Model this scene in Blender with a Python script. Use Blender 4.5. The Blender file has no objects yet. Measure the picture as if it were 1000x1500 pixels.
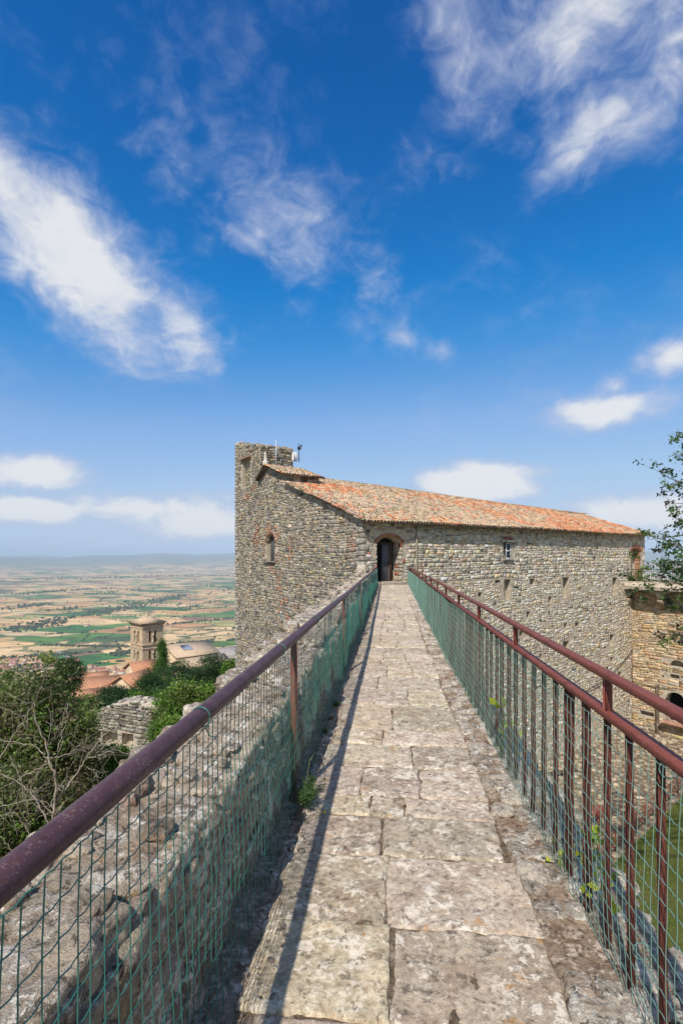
import bpy, math, random
import numpy as np
from mathutils import Vector, Matrix

# ------------------------------------------------------------------ camera
SC = bpy.context.scene
COL = SC.collection
YAW = math.radians(5.48)
CT, ST = math.cos(YAW), math.sin(YAW)
EYE = 1.6
FPX, CX, HY = 750.0, 500.0, 815.0            # focal length, centre column, horizon row (in photo pixels)

cam_data = bpy.data.cameras.new('camera')
cam = bpy.data.objects.new('camera', cam_data)
COL.objects.link(cam)
cam.location = (0, 0, EYE)
cam.rotation_euler = (math.radians(90), 0, YAW)
cam_data.sensor_fit = 'HORIZONTAL'
cam_data.sensor_width = 24.0
cam_data.lens = 24.0 * FPX / 1000.0
cam_data.shift_y = 65.0 / 1000.0
cam_data.clip_start = 0.05
cam_data.clip_end = 90000
SC.camera = cam
SC.render.resolution_x, SC.render.resolution_y = 682, 1024


def W(lat, dep, z):
    """camera-ground frame (metres right, metres ahead) to world"""
    return np.array([lat * CT - dep * ST, lat * ST + dep * CT, z])


def PX(px, py, dep):
    return W((px - CX) / FPX * dep, dep, EYE + (HY - py) / FPX * dep)


# ------------------------------------------------------------------ light
S = W(-0.305, -0.80, 1.0)
S = S / np.linalg.norm(S)
SUN_EL = math.asin(S[2])
SUN_AZ = math.atan2(S[0], S[1])
sun_data = bpy.data.lights.new('sun', 'SUN')
sun_data.energy = 5.0
sun_data.angle = math.radians(0.7)
sun_data.color = (1.0, 0.925, 0.82)
sun = bpy.data.objects.new('sun', sun_data)
COL.objects.link(sun)
sun.rotation_euler = Vector(tuple(S)).to_track_quat('Z', 'Y').to_euler()
sun.location = (-10, -30, 60)

SC.view_settings.view_transform = 'Standard'
SC.view_settings.look = 'None'
SC.view_settings.exposure = 0.0
SC.view_settings.gamma = 1.0
SC.view_settings.use_curve_mapping = False
SC.cycles.max_bounces = 6
SC.cycles.diffuse_bounces = 3
SC.cycles.glossy_bounces = 2
SC.cycles.transmission_bounces = 3
SC.cycles.transparent_max_bounces = 6
SC.cycles.volume_bounces = 0


# ------------------------------------------------------------------ node helpers
def node(nt, typ, ins=None, **props):
    n = nt.nodes.new(typ)
    for k, v in props.items():
        setattr(n, k, v)
    if ins:
        for k, v in ins.items():
            sock = n.inputs[k]
            if isinstance(v, bpy.types.NodeSocket):
                nt.links.new(v, sock)
            elif v is not None:
                sock.default_value = v
    return n


def mth(nt, op, a, b=None, c=None, clamp=False):
    n = node(nt, 'ShaderNodeMath', {0: a, 1: b, 2: c}, operation=op)
    n.use_clamp = clamp
    return n.outputs[0]


def mixc(nt, f, a, b, mode='MIX'):
    n = nt.nodes.new('ShaderNodeMix')
    n.data_type = 'RGBA'
    n.blend_type = mode
    n.clamp_factor = True
    for s, v in ((n.inputs[0], f), (n.inputs[6], a), (n.inputs[7], b)):
        if isinstance(v, bpy.types.NodeSocket):
            nt.links.new(v, s)
        elif isinstance(v, (tuple, list)):
            s.default_value = (v[0], v[1], v[2], 1)
        else:
            s.default_value = v
    return n.outputs[2]


def ramp(nt, fac, stops, interp='LINEAR'):
    n = nt.nodes.new('ShaderNodeValToRGB')
    n.color_ramp.interpolation = interp
    el = n.color_ramp.elements
    while len(el) > 1:
        el.remove(el[-1])
    for i, (p, c) in enumerate(stops):
        e = el[0] if i == 0 else el.new(p)
        e.position = p
        if not isinstance(c, (tuple, list)):
            c = (c, c, c)
        e.color = (c[0], c[1], c[2], 1)
    nt.links.new(fac, n.inputs[0])
    return n.outputs[0]


def noise(nt, vec, scale, detail=4.0, rough=0.55, dist=0.0):
    n = node(nt, 'ShaderNodeTexNoise', {'Vector': vec, 'Scale': scale, 'Detail': detail, 'Roughness': rough, 'Distortion': dist})
    return n.outputs[0]


def smooth01(nt, x, a, b):
    n = node(nt, 'ShaderNodeMapRange', {'Value': x, 'From Min': a, 'From Max': b, 'To Min': 0.0, 'To Max': 1.0})
    n.interpolation_type = 'SMOOTHSTEP'
    return n.outputs[0]


# ------------------------------------------------------------------ world: sky with fair-weather clouds
world = bpy.data.worlds.new('World')
SC.world = world
world.use_nodes = True
wt = world.node_tree
wt.nodes.clear()
sky = wt.nodes.new('ShaderNodeTexSky')
sky.sky_type = 'NISHITA'
sky.sun_disc = False
sky.sun_elevation = SUN_EL
sky.sun_rotation = SUN_AZ
sky.altitude = 650
sky.air_density = 1.0
sky.dust_density = 0.2
sky.ozone_density = 3.0
# the photograph's film response: deeper blue overhead, the same everywhere in the sky
sk = node(wt, 'ShaderNodeSeparateColor', {0: node(wt, 'ShaderNodeVectorMath', {0: sky.outputs[0], 'Scale': 0.118}, operation='SCALE').outputs[0]})
graded = node(wt, 'ShaderNodeCombineColor', {
    0: ramp(wt, sk.outputs[0], [(0, 0.0), (0.076, 0.002), (0.085, 0.004), (0.117, 0.008), (0.144, 0.04), (0.233, 0.25), (0.372, 0.39), (0.612, 0.50), (1, 0.53)]),
    1: ramp(wt, sk.outputs[1], [(0, 0.0), (0.136, 0.098), (0.149, 0.120), (0.204, 0.205), (0.25, 0.275), (0.391, 0.46), (0.588, 0.59), (0.812, 0.65), (1, 0.66)]),
    2: ramp(wt, sk.outputs[2], [(0, 0.0), (0.269, 0.375), (0.292, 0.43), (0.384, 0.60), (0.457, 0.69), (0.655, 0.82), (0.874, 0.85), (1, 0.86)])})
hsv = node(wt, 'ShaderNodeVectorMath', {0: graded.outputs[0], 'Scale': 1 / 0.12}, operation='SCALE')
tc = wt.nodes.new('ShaderNodeTexCoord')
sep = node(wt, 'ShaderNodeSeparateXYZ', {0: tc.outputs['Generated']})
az = mth(wt, 'ARCTAN2', sep.outputs[0], sep.outputs[1])
el = mth(wt, 'ARCSINE', sep.outputs[2])
nv = node(wt, 'ShaderNodeMapping', {'Vector': tc.outputs['Generated'], 'Scale': (1.0, 1.0, 1.5)}).outputs[0]
n_big = noise(wt, nv, 5.0, 9.0, 0.58, 0.35)
n_fin = noise(wt, nv, 17.0, 6.0, 0.6, 0.9)
nn = mth(wt, 'ADD', mth(wt, 'MULTIPLY', n_big, 0.70), mth(wt, 'MULTIPLY', n_fin, 0.30))


def px_dir(px, py):
    d = W((px - CX) / FPX, 1.0, (HY - py) / FPX)
    return math.atan2(d[0], d[1]), math.atan2(d[2], math.hypot(d[0], d[1]))


CLOUDS = [  # centre, half sizes (photo px), slope (deg, down to the right), weight
    (120, 375, 290, 135, 38, 0.80), (10, 280, 190, 130, 35, 0.62), (250, 455, 170, 110, 30, 0.62),
    (375, 310, 180, 150, 25, 0.32), (215, 215, 180, 140, 30, 0.24), (425, 400, 110, 80, 30, 0.24),
    (880, 10, 270, 150, 0, 0.50), (880, 165, 110, 170, 80, 0.46), (665, 90, 130, 210, 15, 0.36), (1000, 50, 170, 140, 0, 0.56),
    (895, 602, 130, 44, -4, 0.80), (900, 566, 50, 40, 0, 0.50), (985, 520, 100, 46, -15, 0.55),
    (705, 706, 140, 50, 4, 1.0), (50, 693, 130, 44, 0, 0.95), (40, 746, 150, 34, 0, 0.95),
    (215, 745, 240, 56, 0, 0.80), (300, 768, 180, 50, 0, 0.85), (940, 750, 190, 60, 0, 0.80), (545, 405, 90, 90, 30, 0.24), (590, 495, 50, 50, 40, 0.27), (645, 512, 50, 34, 0, 0.26),
]
blobs = []
for (px, py, rx, ry, ang, amp) in CLOUDS:
    a0, e0 = px_dir(px, py)
    q = 1.0 / math.hypot(1.0, (px - CX) / FPX)
    kk = q * math.cos(e0) / FPX * 1.0
    blobs.append((a0, e0, rx * kk, ry * kk, math.radians(-ang), amp))
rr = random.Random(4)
for i in range(20):                              # unseen clouds added around the camera, made large to whiten blue shadow fill
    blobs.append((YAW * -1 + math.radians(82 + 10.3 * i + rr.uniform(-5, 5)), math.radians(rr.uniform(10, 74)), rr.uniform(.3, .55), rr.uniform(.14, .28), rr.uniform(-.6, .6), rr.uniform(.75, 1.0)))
cur = None
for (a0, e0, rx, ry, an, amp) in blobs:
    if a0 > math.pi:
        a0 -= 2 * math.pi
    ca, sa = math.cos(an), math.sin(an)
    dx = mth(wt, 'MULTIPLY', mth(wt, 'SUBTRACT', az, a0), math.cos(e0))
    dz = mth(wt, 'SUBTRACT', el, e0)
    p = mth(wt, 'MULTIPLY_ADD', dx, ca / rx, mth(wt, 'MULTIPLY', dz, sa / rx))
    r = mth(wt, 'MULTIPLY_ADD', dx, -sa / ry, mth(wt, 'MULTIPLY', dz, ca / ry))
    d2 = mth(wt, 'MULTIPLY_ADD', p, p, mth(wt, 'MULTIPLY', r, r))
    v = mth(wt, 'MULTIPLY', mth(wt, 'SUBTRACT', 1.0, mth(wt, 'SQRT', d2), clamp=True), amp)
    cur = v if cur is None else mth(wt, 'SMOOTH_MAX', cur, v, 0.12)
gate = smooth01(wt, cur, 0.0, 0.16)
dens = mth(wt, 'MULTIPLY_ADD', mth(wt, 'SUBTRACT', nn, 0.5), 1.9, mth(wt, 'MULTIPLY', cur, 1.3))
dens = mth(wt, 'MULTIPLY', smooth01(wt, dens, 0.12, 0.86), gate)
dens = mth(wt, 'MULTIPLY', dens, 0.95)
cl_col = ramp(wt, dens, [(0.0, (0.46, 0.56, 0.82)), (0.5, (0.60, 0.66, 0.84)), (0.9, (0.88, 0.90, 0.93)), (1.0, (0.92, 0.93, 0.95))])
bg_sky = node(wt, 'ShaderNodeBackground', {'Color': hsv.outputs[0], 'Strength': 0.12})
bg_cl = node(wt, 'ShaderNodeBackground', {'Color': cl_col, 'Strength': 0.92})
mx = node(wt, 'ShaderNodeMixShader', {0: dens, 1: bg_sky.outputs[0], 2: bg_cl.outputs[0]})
wo = wt.nodes.new('ShaderNodeOutputWorld')
wt.links.new(mx.outputs[0], wo.inputs[0])


# ------------------------------------------------------------------ geometry helpers
RNG = np.random.default_rng(7)


def _hash(ix, iy, iz):
    h = (ix.astype(np.int64) * 374761393 + iy.astype(np.int64) * 668265263 + iz.astype(np.int64) * 2147483647) & 0xFFFFFFFF
    h = ((h ^ (h >> 13)) * 1274126177) & 0xFFFFFFFF
    h = ((h ^ (h >> 16)) * 2246822519) & 0xFFFFFFFF
    return ((h ^ (h >> 15)) & 0xFFFF) / 65535.0


def vn(p, s=1.0):
    """value noise, about -1..1, p is (...,3)"""
    p = np.asarray(p, float) * s
    i = np.floor(p)
    f = p - i
    f = f * f * (3 - 2 * f)
    x, y, z = (i[..., k].astype(np.int64) for k in range(3))
    out = 0
    for dx in (0, 1):
        wx = f[..., 0] if dx else 1 - f[..., 0]
        for dy in (0, 1):
            wy = f[..., 1] if dy else 1 - f[..., 1]
            for dz in (0, 1):
                wz = f[..., 2] if dz else 1 - f[..., 2]
                out = out + wx * wy * wz * _hash(x + dx, y + dy, z + dz)
    return out * 2 - 1


def fbm(p, s=1.0, o=3):
    t, a = 0, 1.0
    p = np.asarray(p, float)
    for k in range(o):
        t = t + a * vn(p + 17.3 * k, s)
        s *= 2.1
        a *= 0.5
    return t


def make_mesh(name, V, faces, col=None, smooth=False):
    """faces: list of integer arrays (n, k)"""
    V = np.asarray(V, np.float32).reshape(-1, 3)
    me = bpy.data.meshes.new(name)
    fl = [np.asarray(f, np.int32) for f in faces if len(f)]
    me.vertices.add(len(V))
    me.vertices.foreach_set('co', V.ravel())
    tot = sum(f.size for f in fl)
    cnt = sum(len(f) for f in fl)
    me.loops.add(tot)
    me.polygons.add(cnt)
    me.loops.foreach_set('vertex_index', np.concatenate([f.ravel() for f in fl]))
    sizes = np.concatenate([np.full(len(f), f.shape[1], np.int32) for f in fl])
    starts = np.concatenate([[0], np.cumsum(sizes)[:-1]]).astype(np.int32)
    me.polygons.foreach_set('loop_start', starts)
    me.polygons.foreach_set('loop_total', sizes)
    if smooth:
        me.polygons.foreach_set('use_smooth', np.ones(cnt, bool))
    if col is not None:
        col = np.asarray(col, np.float32)
        if col.ndim == 1:
            col = np.tile(col, (len(V), 1))
        a = me.attributes.new('col', 'FLOAT_COLOR', 'POINT')
        a.data.foreach_set('color', np.concatenate([col, np.ones((len(V), 1), np.float32)], 1).ravel())
    me.update(calc_edges=True)
    me.validate()
    return me


def link(name, me, mat=None, parent=None, loc=(0, 0, 0)):
    o = bpy.data.objects.new(name, me)
    COL.objects.link(o)
    if mat is not None and me is not None and len(me.materials) == 0:
        me.materials.append(mat)
    o.location = tuple(float(x) for x in loc)
    if parent is not None:
        o.parent = parent
    return o


def wloc(o):
    l = Vector((0, 0, 0))
    while o is not None:
        l += o.location
        o = o.parent
    return np.array(l)


def part(name, V, faces, mat, parent=None, col=None, smooth=False, kind=None):
    """one mesh object from world-space vertices, its origin at the mesh's middle"""
    V = np.asarray(V, float).reshape(-1, 3)
    c = (V.min(0) + V.max(0)) / 2
    o = link(name, make_mesh(name, V - c, faces, col, smooth), mat, parent, c - (wloc(parent) if parent is not None else 0))
    if kind:
        o['kind'] = kind
    return o


def thing(name, label, cat, loc, group=None):
    o = link(name, None, None, None, loc)
    return tag(o, label, cat, group)


def tag(o, label, cat=None, group=None, kind=None):
    if label:
        o['label'] = label
    if cat:
        o['category'] = cat
    if group:
        o['group'] = group
    if kind:
        o['kind'] = kind
    return o


def emit(name, V, F, mat, parent, col=None, score=None, single=300, rest=None, smooth=False):
    """V (P,n,3): P alike pieces; the `single` with the highest score become objects, the others one mesh"""
    V = np.asarray(V, float)
    P, n = V.shape[:2]
    if P == 0:
        return
    F = [np.asarray(f, np.int32) for f in F]
    order = np.argsort(-(score if score is not None else -np.linalg.norm(V.mean(1) - [0, 0, EYE], axis=1)))
    for i in order[:single]:
        part(name, V[i], F, mat, parent, None if col is None else np.tile(col[i], (n, 1)), smooth)
    o = order[single:]
    if len(o):
        off = (np.arange(len(o)) * n)[:, None, None]
        fs = [(f[None] + off).reshape(-1, f.shape[1]) for f in F]
        part(rest or name, V[o].reshape(-1, 3), fs, mat, parent, None if col is None else np.repeat(col[o], n, 0), smooth, kind='stuff')


class MB:
    """collects simple shapes into one mesh"""

    def __init__(s):
        s.V, s.Q, s.T, s.n = [], [], [], 0

    def add(s, V, Q=(), T=()):
        V = np.asarray(V, float).reshape(-1, 3)
        s.V.append(V)
        if len(Q):
            s.Q.append(np.asarray(Q) + s.n)
        if len(T):
            s.T.append(np.asarray(T) + s.n)
        s.n += len(V)
        return s

    def box(s, c, size, X=(1, 0, 0), Y=(0, 1, 0), Z=(0, 0, 1)):
        X, Y, Z = (np.asarray(v, float) for v in (X, Y, Z))
        h = np.asarray(size, float) / 2
        V = [np.asarray(c, float) + X * (a * h[0]) + Y * (b * h[1]) + Z * (d * h[2]) for a in (-1, 1) for b in (-1, 1) for d in (-1, 1)]
        return s.add(V, [(0, 1, 3, 2), (4, 6, 7, 5), (0, 4, 5, 1), (2, 3, 7, 6), (0, 2, 6, 4), (1, 5, 7, 3)])

    def bbox(s, c, size, X=(1, 0, 0), Y=(0, 1, 0), Z=(0, 0, 1), b=0.006):
        """box with chamfered edges"""
        X, Y, Z = (np.asarray(v, float) for v in (X, Y, Z))
        h = np.asarray(size, float) / 2
        pts = []
        for sx in (-1, 1):
            for sy in (-1, 1):
                for sz in (-1, 1):
                    pts += [(sx * h[0], sy * (h[1] - b), sz * (h[2] - b)), (sx * (h[0] - b), sy * h[1], sz * (h[2] - b)), (sx * (h[0] - b), sy * (h[1] - b), sz * h[2])]
        V = [np.asarray(c, float) + X * p[0] + Y * p[1] + Z * p[2] for p in pts]
        I = lambda a, bb, cc, k: ((a * 2 + bb) * 2 + cc) * 3 + k
        Q, T = [], []
        for a in (0, 1):
            Q += [[I(a, 0, 0, 0), I(a, 1, 0, 0), I(a, 1, 1, 0), I(a, 0, 1, 0)], [I(0, a, 0, 1), I(1, a, 0, 1), I(1, a, 1, 1), I(0, a, 1, 1)], [I(0, 0, a, 2), I(1, 0, a, 2), I(1, 1, a, 2), I(0, 1, a, 2)]]
            for c2 in (0, 1):
                Q += [[I(a, c2, 0, 0), I(a, c2, 1, 0), I(a, c2, 1, 1), I(a, c2, 0, 1)], [I(a, 0, c2, 0), I(a, 1, c2, 0), I(a, 1, c2, 2), I(a, 0, c2, 2)], [I(0, a, c2, 1), I(1, a, c2, 1), I(1, a, c2, 2), I(0, a, c2, 2)]]
                for d in (0, 1):
                    T.append([I(a, c2, d, 0), I(a, c2, d, 1), I(a, c2, d, 2)])
        return s.add(V, Q, T)

    def tube(s, P, R, k=8, cap=True):
        P = np.asarray(P, float)
        R = np.broadcast_to(np.asarray(R, float), (len(P),))
        t = np.gradient(P, axis=0)
        t /= np.linalg.norm(t, axis=1)[:, None] + 1e-12
        ref = np.array([0.31, 0.17, 0.93]) if abs(t[0][2]) < 0.8 else np.array([0.93, 0.31, 0.1])
        u = np.cross(t, ref)
        u /= np.linalg.norm(u, axis=1)[:, None]
        v = np.cross(t, u)
        a = np.arange(k) / k * 2 * np.pi
        V = P[:, None] + R[:, None, None] * (np.cos(a)[None, :, None] * u[:, None] + np.sin(a)[None, :, None] * v[:, None])
        n = len(P)
        i, j = np.meshgrid(np.arange(n - 1), np.arange(k), indexing='ij')
        j2 = (j + 1) % k
        Q = np.stack([i * k + j, i * k + j2, (i + 1) * k + j2, (i + 1) * k + j], -1).reshape(-1, 4)
        V = V.reshape(-1, 3)
        T = []
        if cap:
            V = np.concatenate([V, P[:1], P[-1:]])
            T = [(n * k, (q + 1) % k, q) for q in range(k)] + [(n * k + 1, (n - 1) * k + q, (n - 1) * k + (q + 1) % k) for q in range(k)]
        return s.add(V, Q, T)

    def prism(s, poly, ext):
        """polygon (list of 3-D points) extruded by vector ext"""
        A = np.asarray(poly, float)
        n = len(A)
        B = A + np.asarray(ext, float)
        c0, c1 = A.mean(0), B.mean(0)
        V = np.concatenate([A, B, [c0, c1]])
        Q = [(i, (i + 1) % n, n + (i + 1) % n, n + i) for i in range(n)]
        T = [(2 * n, (i + 1) % n, i) for i in range(n)] + [(2 * n + 1, n + i, n + (i + 1) % n) for i in range(n)]
        return s.add(V, Q, T)

    def build(s, name, mat, parent=None, col=None, smooth=False, kind=None):
        V = np.concatenate(s.V)
        faces = []
        if s.Q:
            faces.append(np.concatenate(s.Q))
        if s.T:
            faces.append(np.concatenate(s.T))
        return part(name, V, faces, mat, parent, col, smooth, kind)


_RT = {}


def rock_template(n):
    """cube surface grid with shared vertices, side -1..1"""
    if n in _RT:
        return _RT[n]
    idx, V, Q = {}, [], []

    def vid(p):
        k = tuple(np.round(p, 5))
        if k not in idx:
            idx[k] = len(V)
            V.append(p)
        return idx[k]
    g = np.linspace(-1, 1, n + 1)
    for ax in range(3):
        for sg in (-1, 1):
            for i in range(n):
                for j in range(n):
                    q = []
                    for (a, b) in ((i, j), (i + 1, j), (i + 1, j + 1), (i, j + 1)):
                        p = np.zeros(3)
                        p[ax] = sg
                        p[(ax + 1) % 3] = g[a]
                        p[(ax + 2) % 3] = g[b]
                        q.append(vid(p))
                    Q.append(q if sg > 0 else q[::-1])
    _RT[n] = (np.array(V), np.array(Q))
    return _RT[n]


def rock(c, size, n=5, rough=0.12, power=5.0, seed=0, X=(1, 0, 0), Y=(0, 1, 0), Z=(0, 0, 1), freq=1.3, grit=0.0):
    V, Q = rock_template(n)
    k = (np.abs(V) ** power).sum(1) ** (1.0 / power)
    P = V / k[:, None]
    P = P * (1 + rough * fbm(V + seed * 7.31, freq, 3)[:, None])
    P = P * (np.asarray(size, float) / 2)
    if grit:
        P = P + V / np.linalg.norm(V, axis=1)[:, None] * (grit * fbm(P + seed, 14.0, 3))[:, None]
    return np.asarray(c) + P[:, :1] * np.asarray(X) + P[:, 1:2] * np.asarray(Y) + P[:, 2:3] * np.asarray(Z), Q


def grid_faces(n, m):
    i, j = np.meshgrid(np.arange(n - 1), np.arange(m - 1), indexing='ij')
    return np.stack([i * m + j, (i + 1) * m + j, (i + 1) * m + j + 1, i * m + j + 1], -1).reshape(-1, 4)


# ------------------------------------------------------------------ materials
def new_mat(name, rough=0.85, spec=0.3):
    m = bpy.data.materials.new(name)
    m.use_nodes = True
    nt = m.node_tree
    b = nt.nodes['Principled BSDF']
    b.inputs['Roughness'].default_value = rough
    b.inputs['Specular IOR Level'].default_value = spec
    return m, nt, b


def bump(nt, bsdf, h, strength=0.4, dist=0.01):
    n = node(nt, 'ShaderNodeBump', {'Height': h, 'Strength': strength, 'Distance': dist})
    nt.links.new(n.outputs[0], bsdf.inputs['Normal'])


def pos(nt):
    return nt.nodes.new('ShaderNodeNewGeometry').outputs['Position']


def attr(nt):
    return node(nt, 'ShaderNodeAttribute', attribute_name='col').outputs['Color']


def lichen_stone(name, base=None, scale=1.0, lich=0.5, dark=0.5, orange=0.25, bstr=0.5, bdist=0.012, pale=(0.60, 0.57, 0.50), brown=0.5, cover=0.0, per_piece=False):
    """weathered stone: base colour (or per-piece colour) with pale lichen, dark pits and orange spots"""
    m, nt, b = new_mat(name, 0.92, 0.15)
    p = pos(nt)
    if per_piece:                               # every slab has grown its own pattern
        rnd = nt.nodes.new('ShaderNodeObjectInfo').outputs['Random']
        off = node(nt, 'ShaderNodeCombineXYZ', {0: mth(nt, 'MULTIPLY', rnd, 61.0), 1: mth(nt, 'MULTIPLY', rnd, 37.0), 2: mth(nt, 'MULTIPLY', rnd, 83.0)}).outputs[0]
        p = node(nt, 'ShaderNodeVectorMath', {0: p, 1: off}, operation='ADD').outputs[0]
    c = attr(nt) if base is None else mixc(nt, 0.0, base, base)
    n0 = noise(nt, p, 2.6 * scale, 5, 0.6)
    n1 = noise(nt, p, 9 * scale, 8, 0.72, 0.2)
    n2 = noise(nt, p, 36 * scale, 6, 0.72)
    n3 = noise(nt, p, 130 * scale, 3, 0.7)
    n4 = noise(nt, p, 5.0 * scale, 7, 0.7, 0.4)
    c = mixc(nt, mth(nt, 'MULTIPLY', smooth01(nt, n4, 0.50, 0.60), brown), c, mixc(nt, 1.0, c, (0.62, 0.50, 0.42), 'MULTIPLY'))
    c = mixc(nt, 0.85, c, ramp(nt, n1, [(0.30, (0.58, 0.56, 0.54)), (0.5, (1, 1, 1)), (0.70, (1.28, 1.24, 1.15))]), 'MULTIPLY')
    c = mixc(nt, 0.8, c, ramp(nt, n2, [(0.34, (0.60, 0.58, 0.56)), (0.5, (1, 1, 1)), (0.66, (1.25, 1.23, 1.18))]), 'MULTIPLY')
    c = mixc(nt, 0.6, c, ramp(nt, n3, [(0.3, (0.60, 0.58, 0.56)), (0.52, (1, 1, 1)), (0.75, (1.3, 1.28, 1.22))]), 'MULTIPLY')
    # pale lichen: ragged islands, plus small crusts and specks
    t0 = 0.545 - cover
    lm = smooth01(nt, mth(nt, 'MULTIPLY_ADD', n2, 0.25, mth(nt, 'MULTIPLY', n1, 0.75)), t0, t0 + 0.035)
    lm = mth(nt, 'MULTIPLY', lm, smooth01(nt, n0, 0.40, 0.55))
    sp = smooth01(nt, noise(nt, p, 22 * scale, 4, 0.6, 0.6), 0.615, 0.65)
    vor = node(nt, 'ShaderNodeTexVoronoi', {'Vector': p, 'Scale': 7 * scale, 'Randomness': 1.0})
    vr = node(nt, 'ShaderNodeSeparateColor', {0: vor.outputs['Color']})
    lim = mth(nt, 'MULTIPLY_ADD', vr.outputs[1], 0.32, mth(nt, 'MULTIPLY', mth(nt, 'SUBTRACT', n2, 0.5), 1.1))
    cell = mth(nt, 'MULTIPLY', mth(nt, 'LESS_THAN', vor.outputs['Distance'], lim), mth(nt, 'GREATER_THAN', vr.outputs[0], 0.70))
    lm = mth(nt, 'MAXIMUM', mth(nt, 'MAXIMUM', lm, mth(nt, 'MULTIPLY', sp, 0.8)), mth(nt, 'MULTIPLY', cell, 0.85))
    pc = mixc(nt, 0.8, pale, ramp(nt, n2, [(0.35, 0.68), (0.6, 1.12)]), 'MULTIPLY')
    c = mixc(nt, mth(nt, 'MULTIPLY', lm, lich), c, pc)
    dm = smooth01(nt, mth(nt, 'ADD', noise(nt, p, 19 * scale, 7, 0.75), mth(nt, 'MULTIPLY', n3, 0.3)), 0.715, 0.78)
    c = mixc(nt, mth(nt, 'MULTIPLY', dm, dark), c, (0.10, 0.08, 0.062))
    om = smooth01(nt, mth(nt, 'ADD', noise(nt, p, 8.5 * scale, 3, 0.5), mth(nt, 'MULTIPLY', n2, 0.25)), 0.80, 0.84)
    c = mixc(nt, mth(nt, 'MULTIPLY', om, orange), c, (0.48, 0.24, 0.07))
    nt.links.new(c, b.inputs['Base Color'])
    h = mth(nt, 'ADD', mth(nt, 'MULTIPLY', n1, 0.9), mth(nt, 'ADD', mth(nt, 'MULTIPLY', n2, 0.8), mth(nt, 'MULTIPLY', n3, 0.4)))
    h = mth(nt, 'SUBTRACT', h, mth(nt, 'MULTIPLY', dm, 0.30))
    h = mth(nt, 'ADD', h, mth(nt, 'MULTIPLY', lm, 0.10))
    bump(nt, b, h, bstr, bdist)
    return m


def plain(name, c, rough=0.7, spec=0.3, var=0.25, scale=8.0, metal=0.0, bstr=0.0):
    m, nt, b = new_mat(name, rough, spec)
    p = pos(nt)
    n = noise(nt, p, scale, 5, 0.6)
    cc = mixc(nt, 1.0, c, ramp(nt, n, [(0.25, 1 - var), (0.75, 1 + var)]), 'MULTIPLY')
    nt.links.new(cc, b.inputs['Base Color'])
    b.inputs['Metallic'].default_value = metal
    if bstr:
        bump(nt, b, n, bstr, 0.01)
    return m


M_SLAB = lichen_stone('paving_stone', None, 1.0, 0.85, 0.62, 0.6, 0.8, 0.012, (0.74, 0.665, 0.55), 0.35, 0.03, True)
M_ROUGH = lichen_stone('rough_stone', None, 1.1, 0.95, 0.85, 0.4, 1.0, 0.022, (0.74, 0.68, 0.58), 0.6, 0.035)
M_MORTAR = lichen_stone('gravelly_mortar', (0.34, 0.265, 0.205), 1.7, 0.85, 0.6, 0.1, 1.0, 0.014, (0.64, 0.58, 0.50), 0.6, 0.03)
M_DIRT = lichen_stone('packed_dirt', (0.37, 0.30, 0.23), 1.3, 0.8, 0.7, 0.15, 1.0, 0.014, (0.66, 0.60, 0.52), 0.7, 0.04)
# dark soil packed into the joints between the slabs
_nt = M_DIRT.node_tree
_b = _nt.nodes['Principled BSDF']
_src = _b.inputs['Base Color'].links[0].from_socket
_x = node(_nt, 'ShaderNodeSeparateXYZ', {0: pos(_nt)}).outputs[0]
_in = mth(_nt, 'MULTIPLY', mth(_nt, 'GREATER_THAN', _x, -0.47), mth(_nt, 'LESS_THAN', _x, 0.635))
_nt.links.new(mixc(_nt, _in, _src, mixc(_nt, 1.0, _src, (0.55, 0.50, 0.44), 'MULTIPLY')), _b.inputs['Base Color'])
_src = _b.inputs['Base Color'].links[0].from_socket
_e = mth(_nt, 'MULTIPLY', mth(_nt, 'GREATER_THAN', _x, 0.635), 0.7)
_nt.links.new(mixc(_nt, _e, _src, mixc(_nt, 1.0, _src, (0.88, 0.76, 0.64), 'MULTIPLY')), _b.inputs['Base Color'])
M_WALL = lichen_stone('rubble_wall_stone', None, 0.55, 0.55, 0.42, 0.12, 0.8, 0.025, (0.68, 0.62, 0.52), 0.45)
M_WALLMORT = lichen_stone('wall_mortar', (0.53, 0.465, 0.37), 0.7, 0.55, 0.35, 0.05, 0.8, 0.03, (0.62, 0.56, 0.46), 0.5, 0.02)
M_TILE = lichen_stone('roof_tile', None, 0.7, 0.30, 0.4, 0.1, 0.5, 0.01, (0.55, 0.50, 0.40))
M_BRICK = lichen_stone('old_brick', None, 0.8, 0.25, 0.3, 0.0, 0.5, 0.01)


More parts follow.
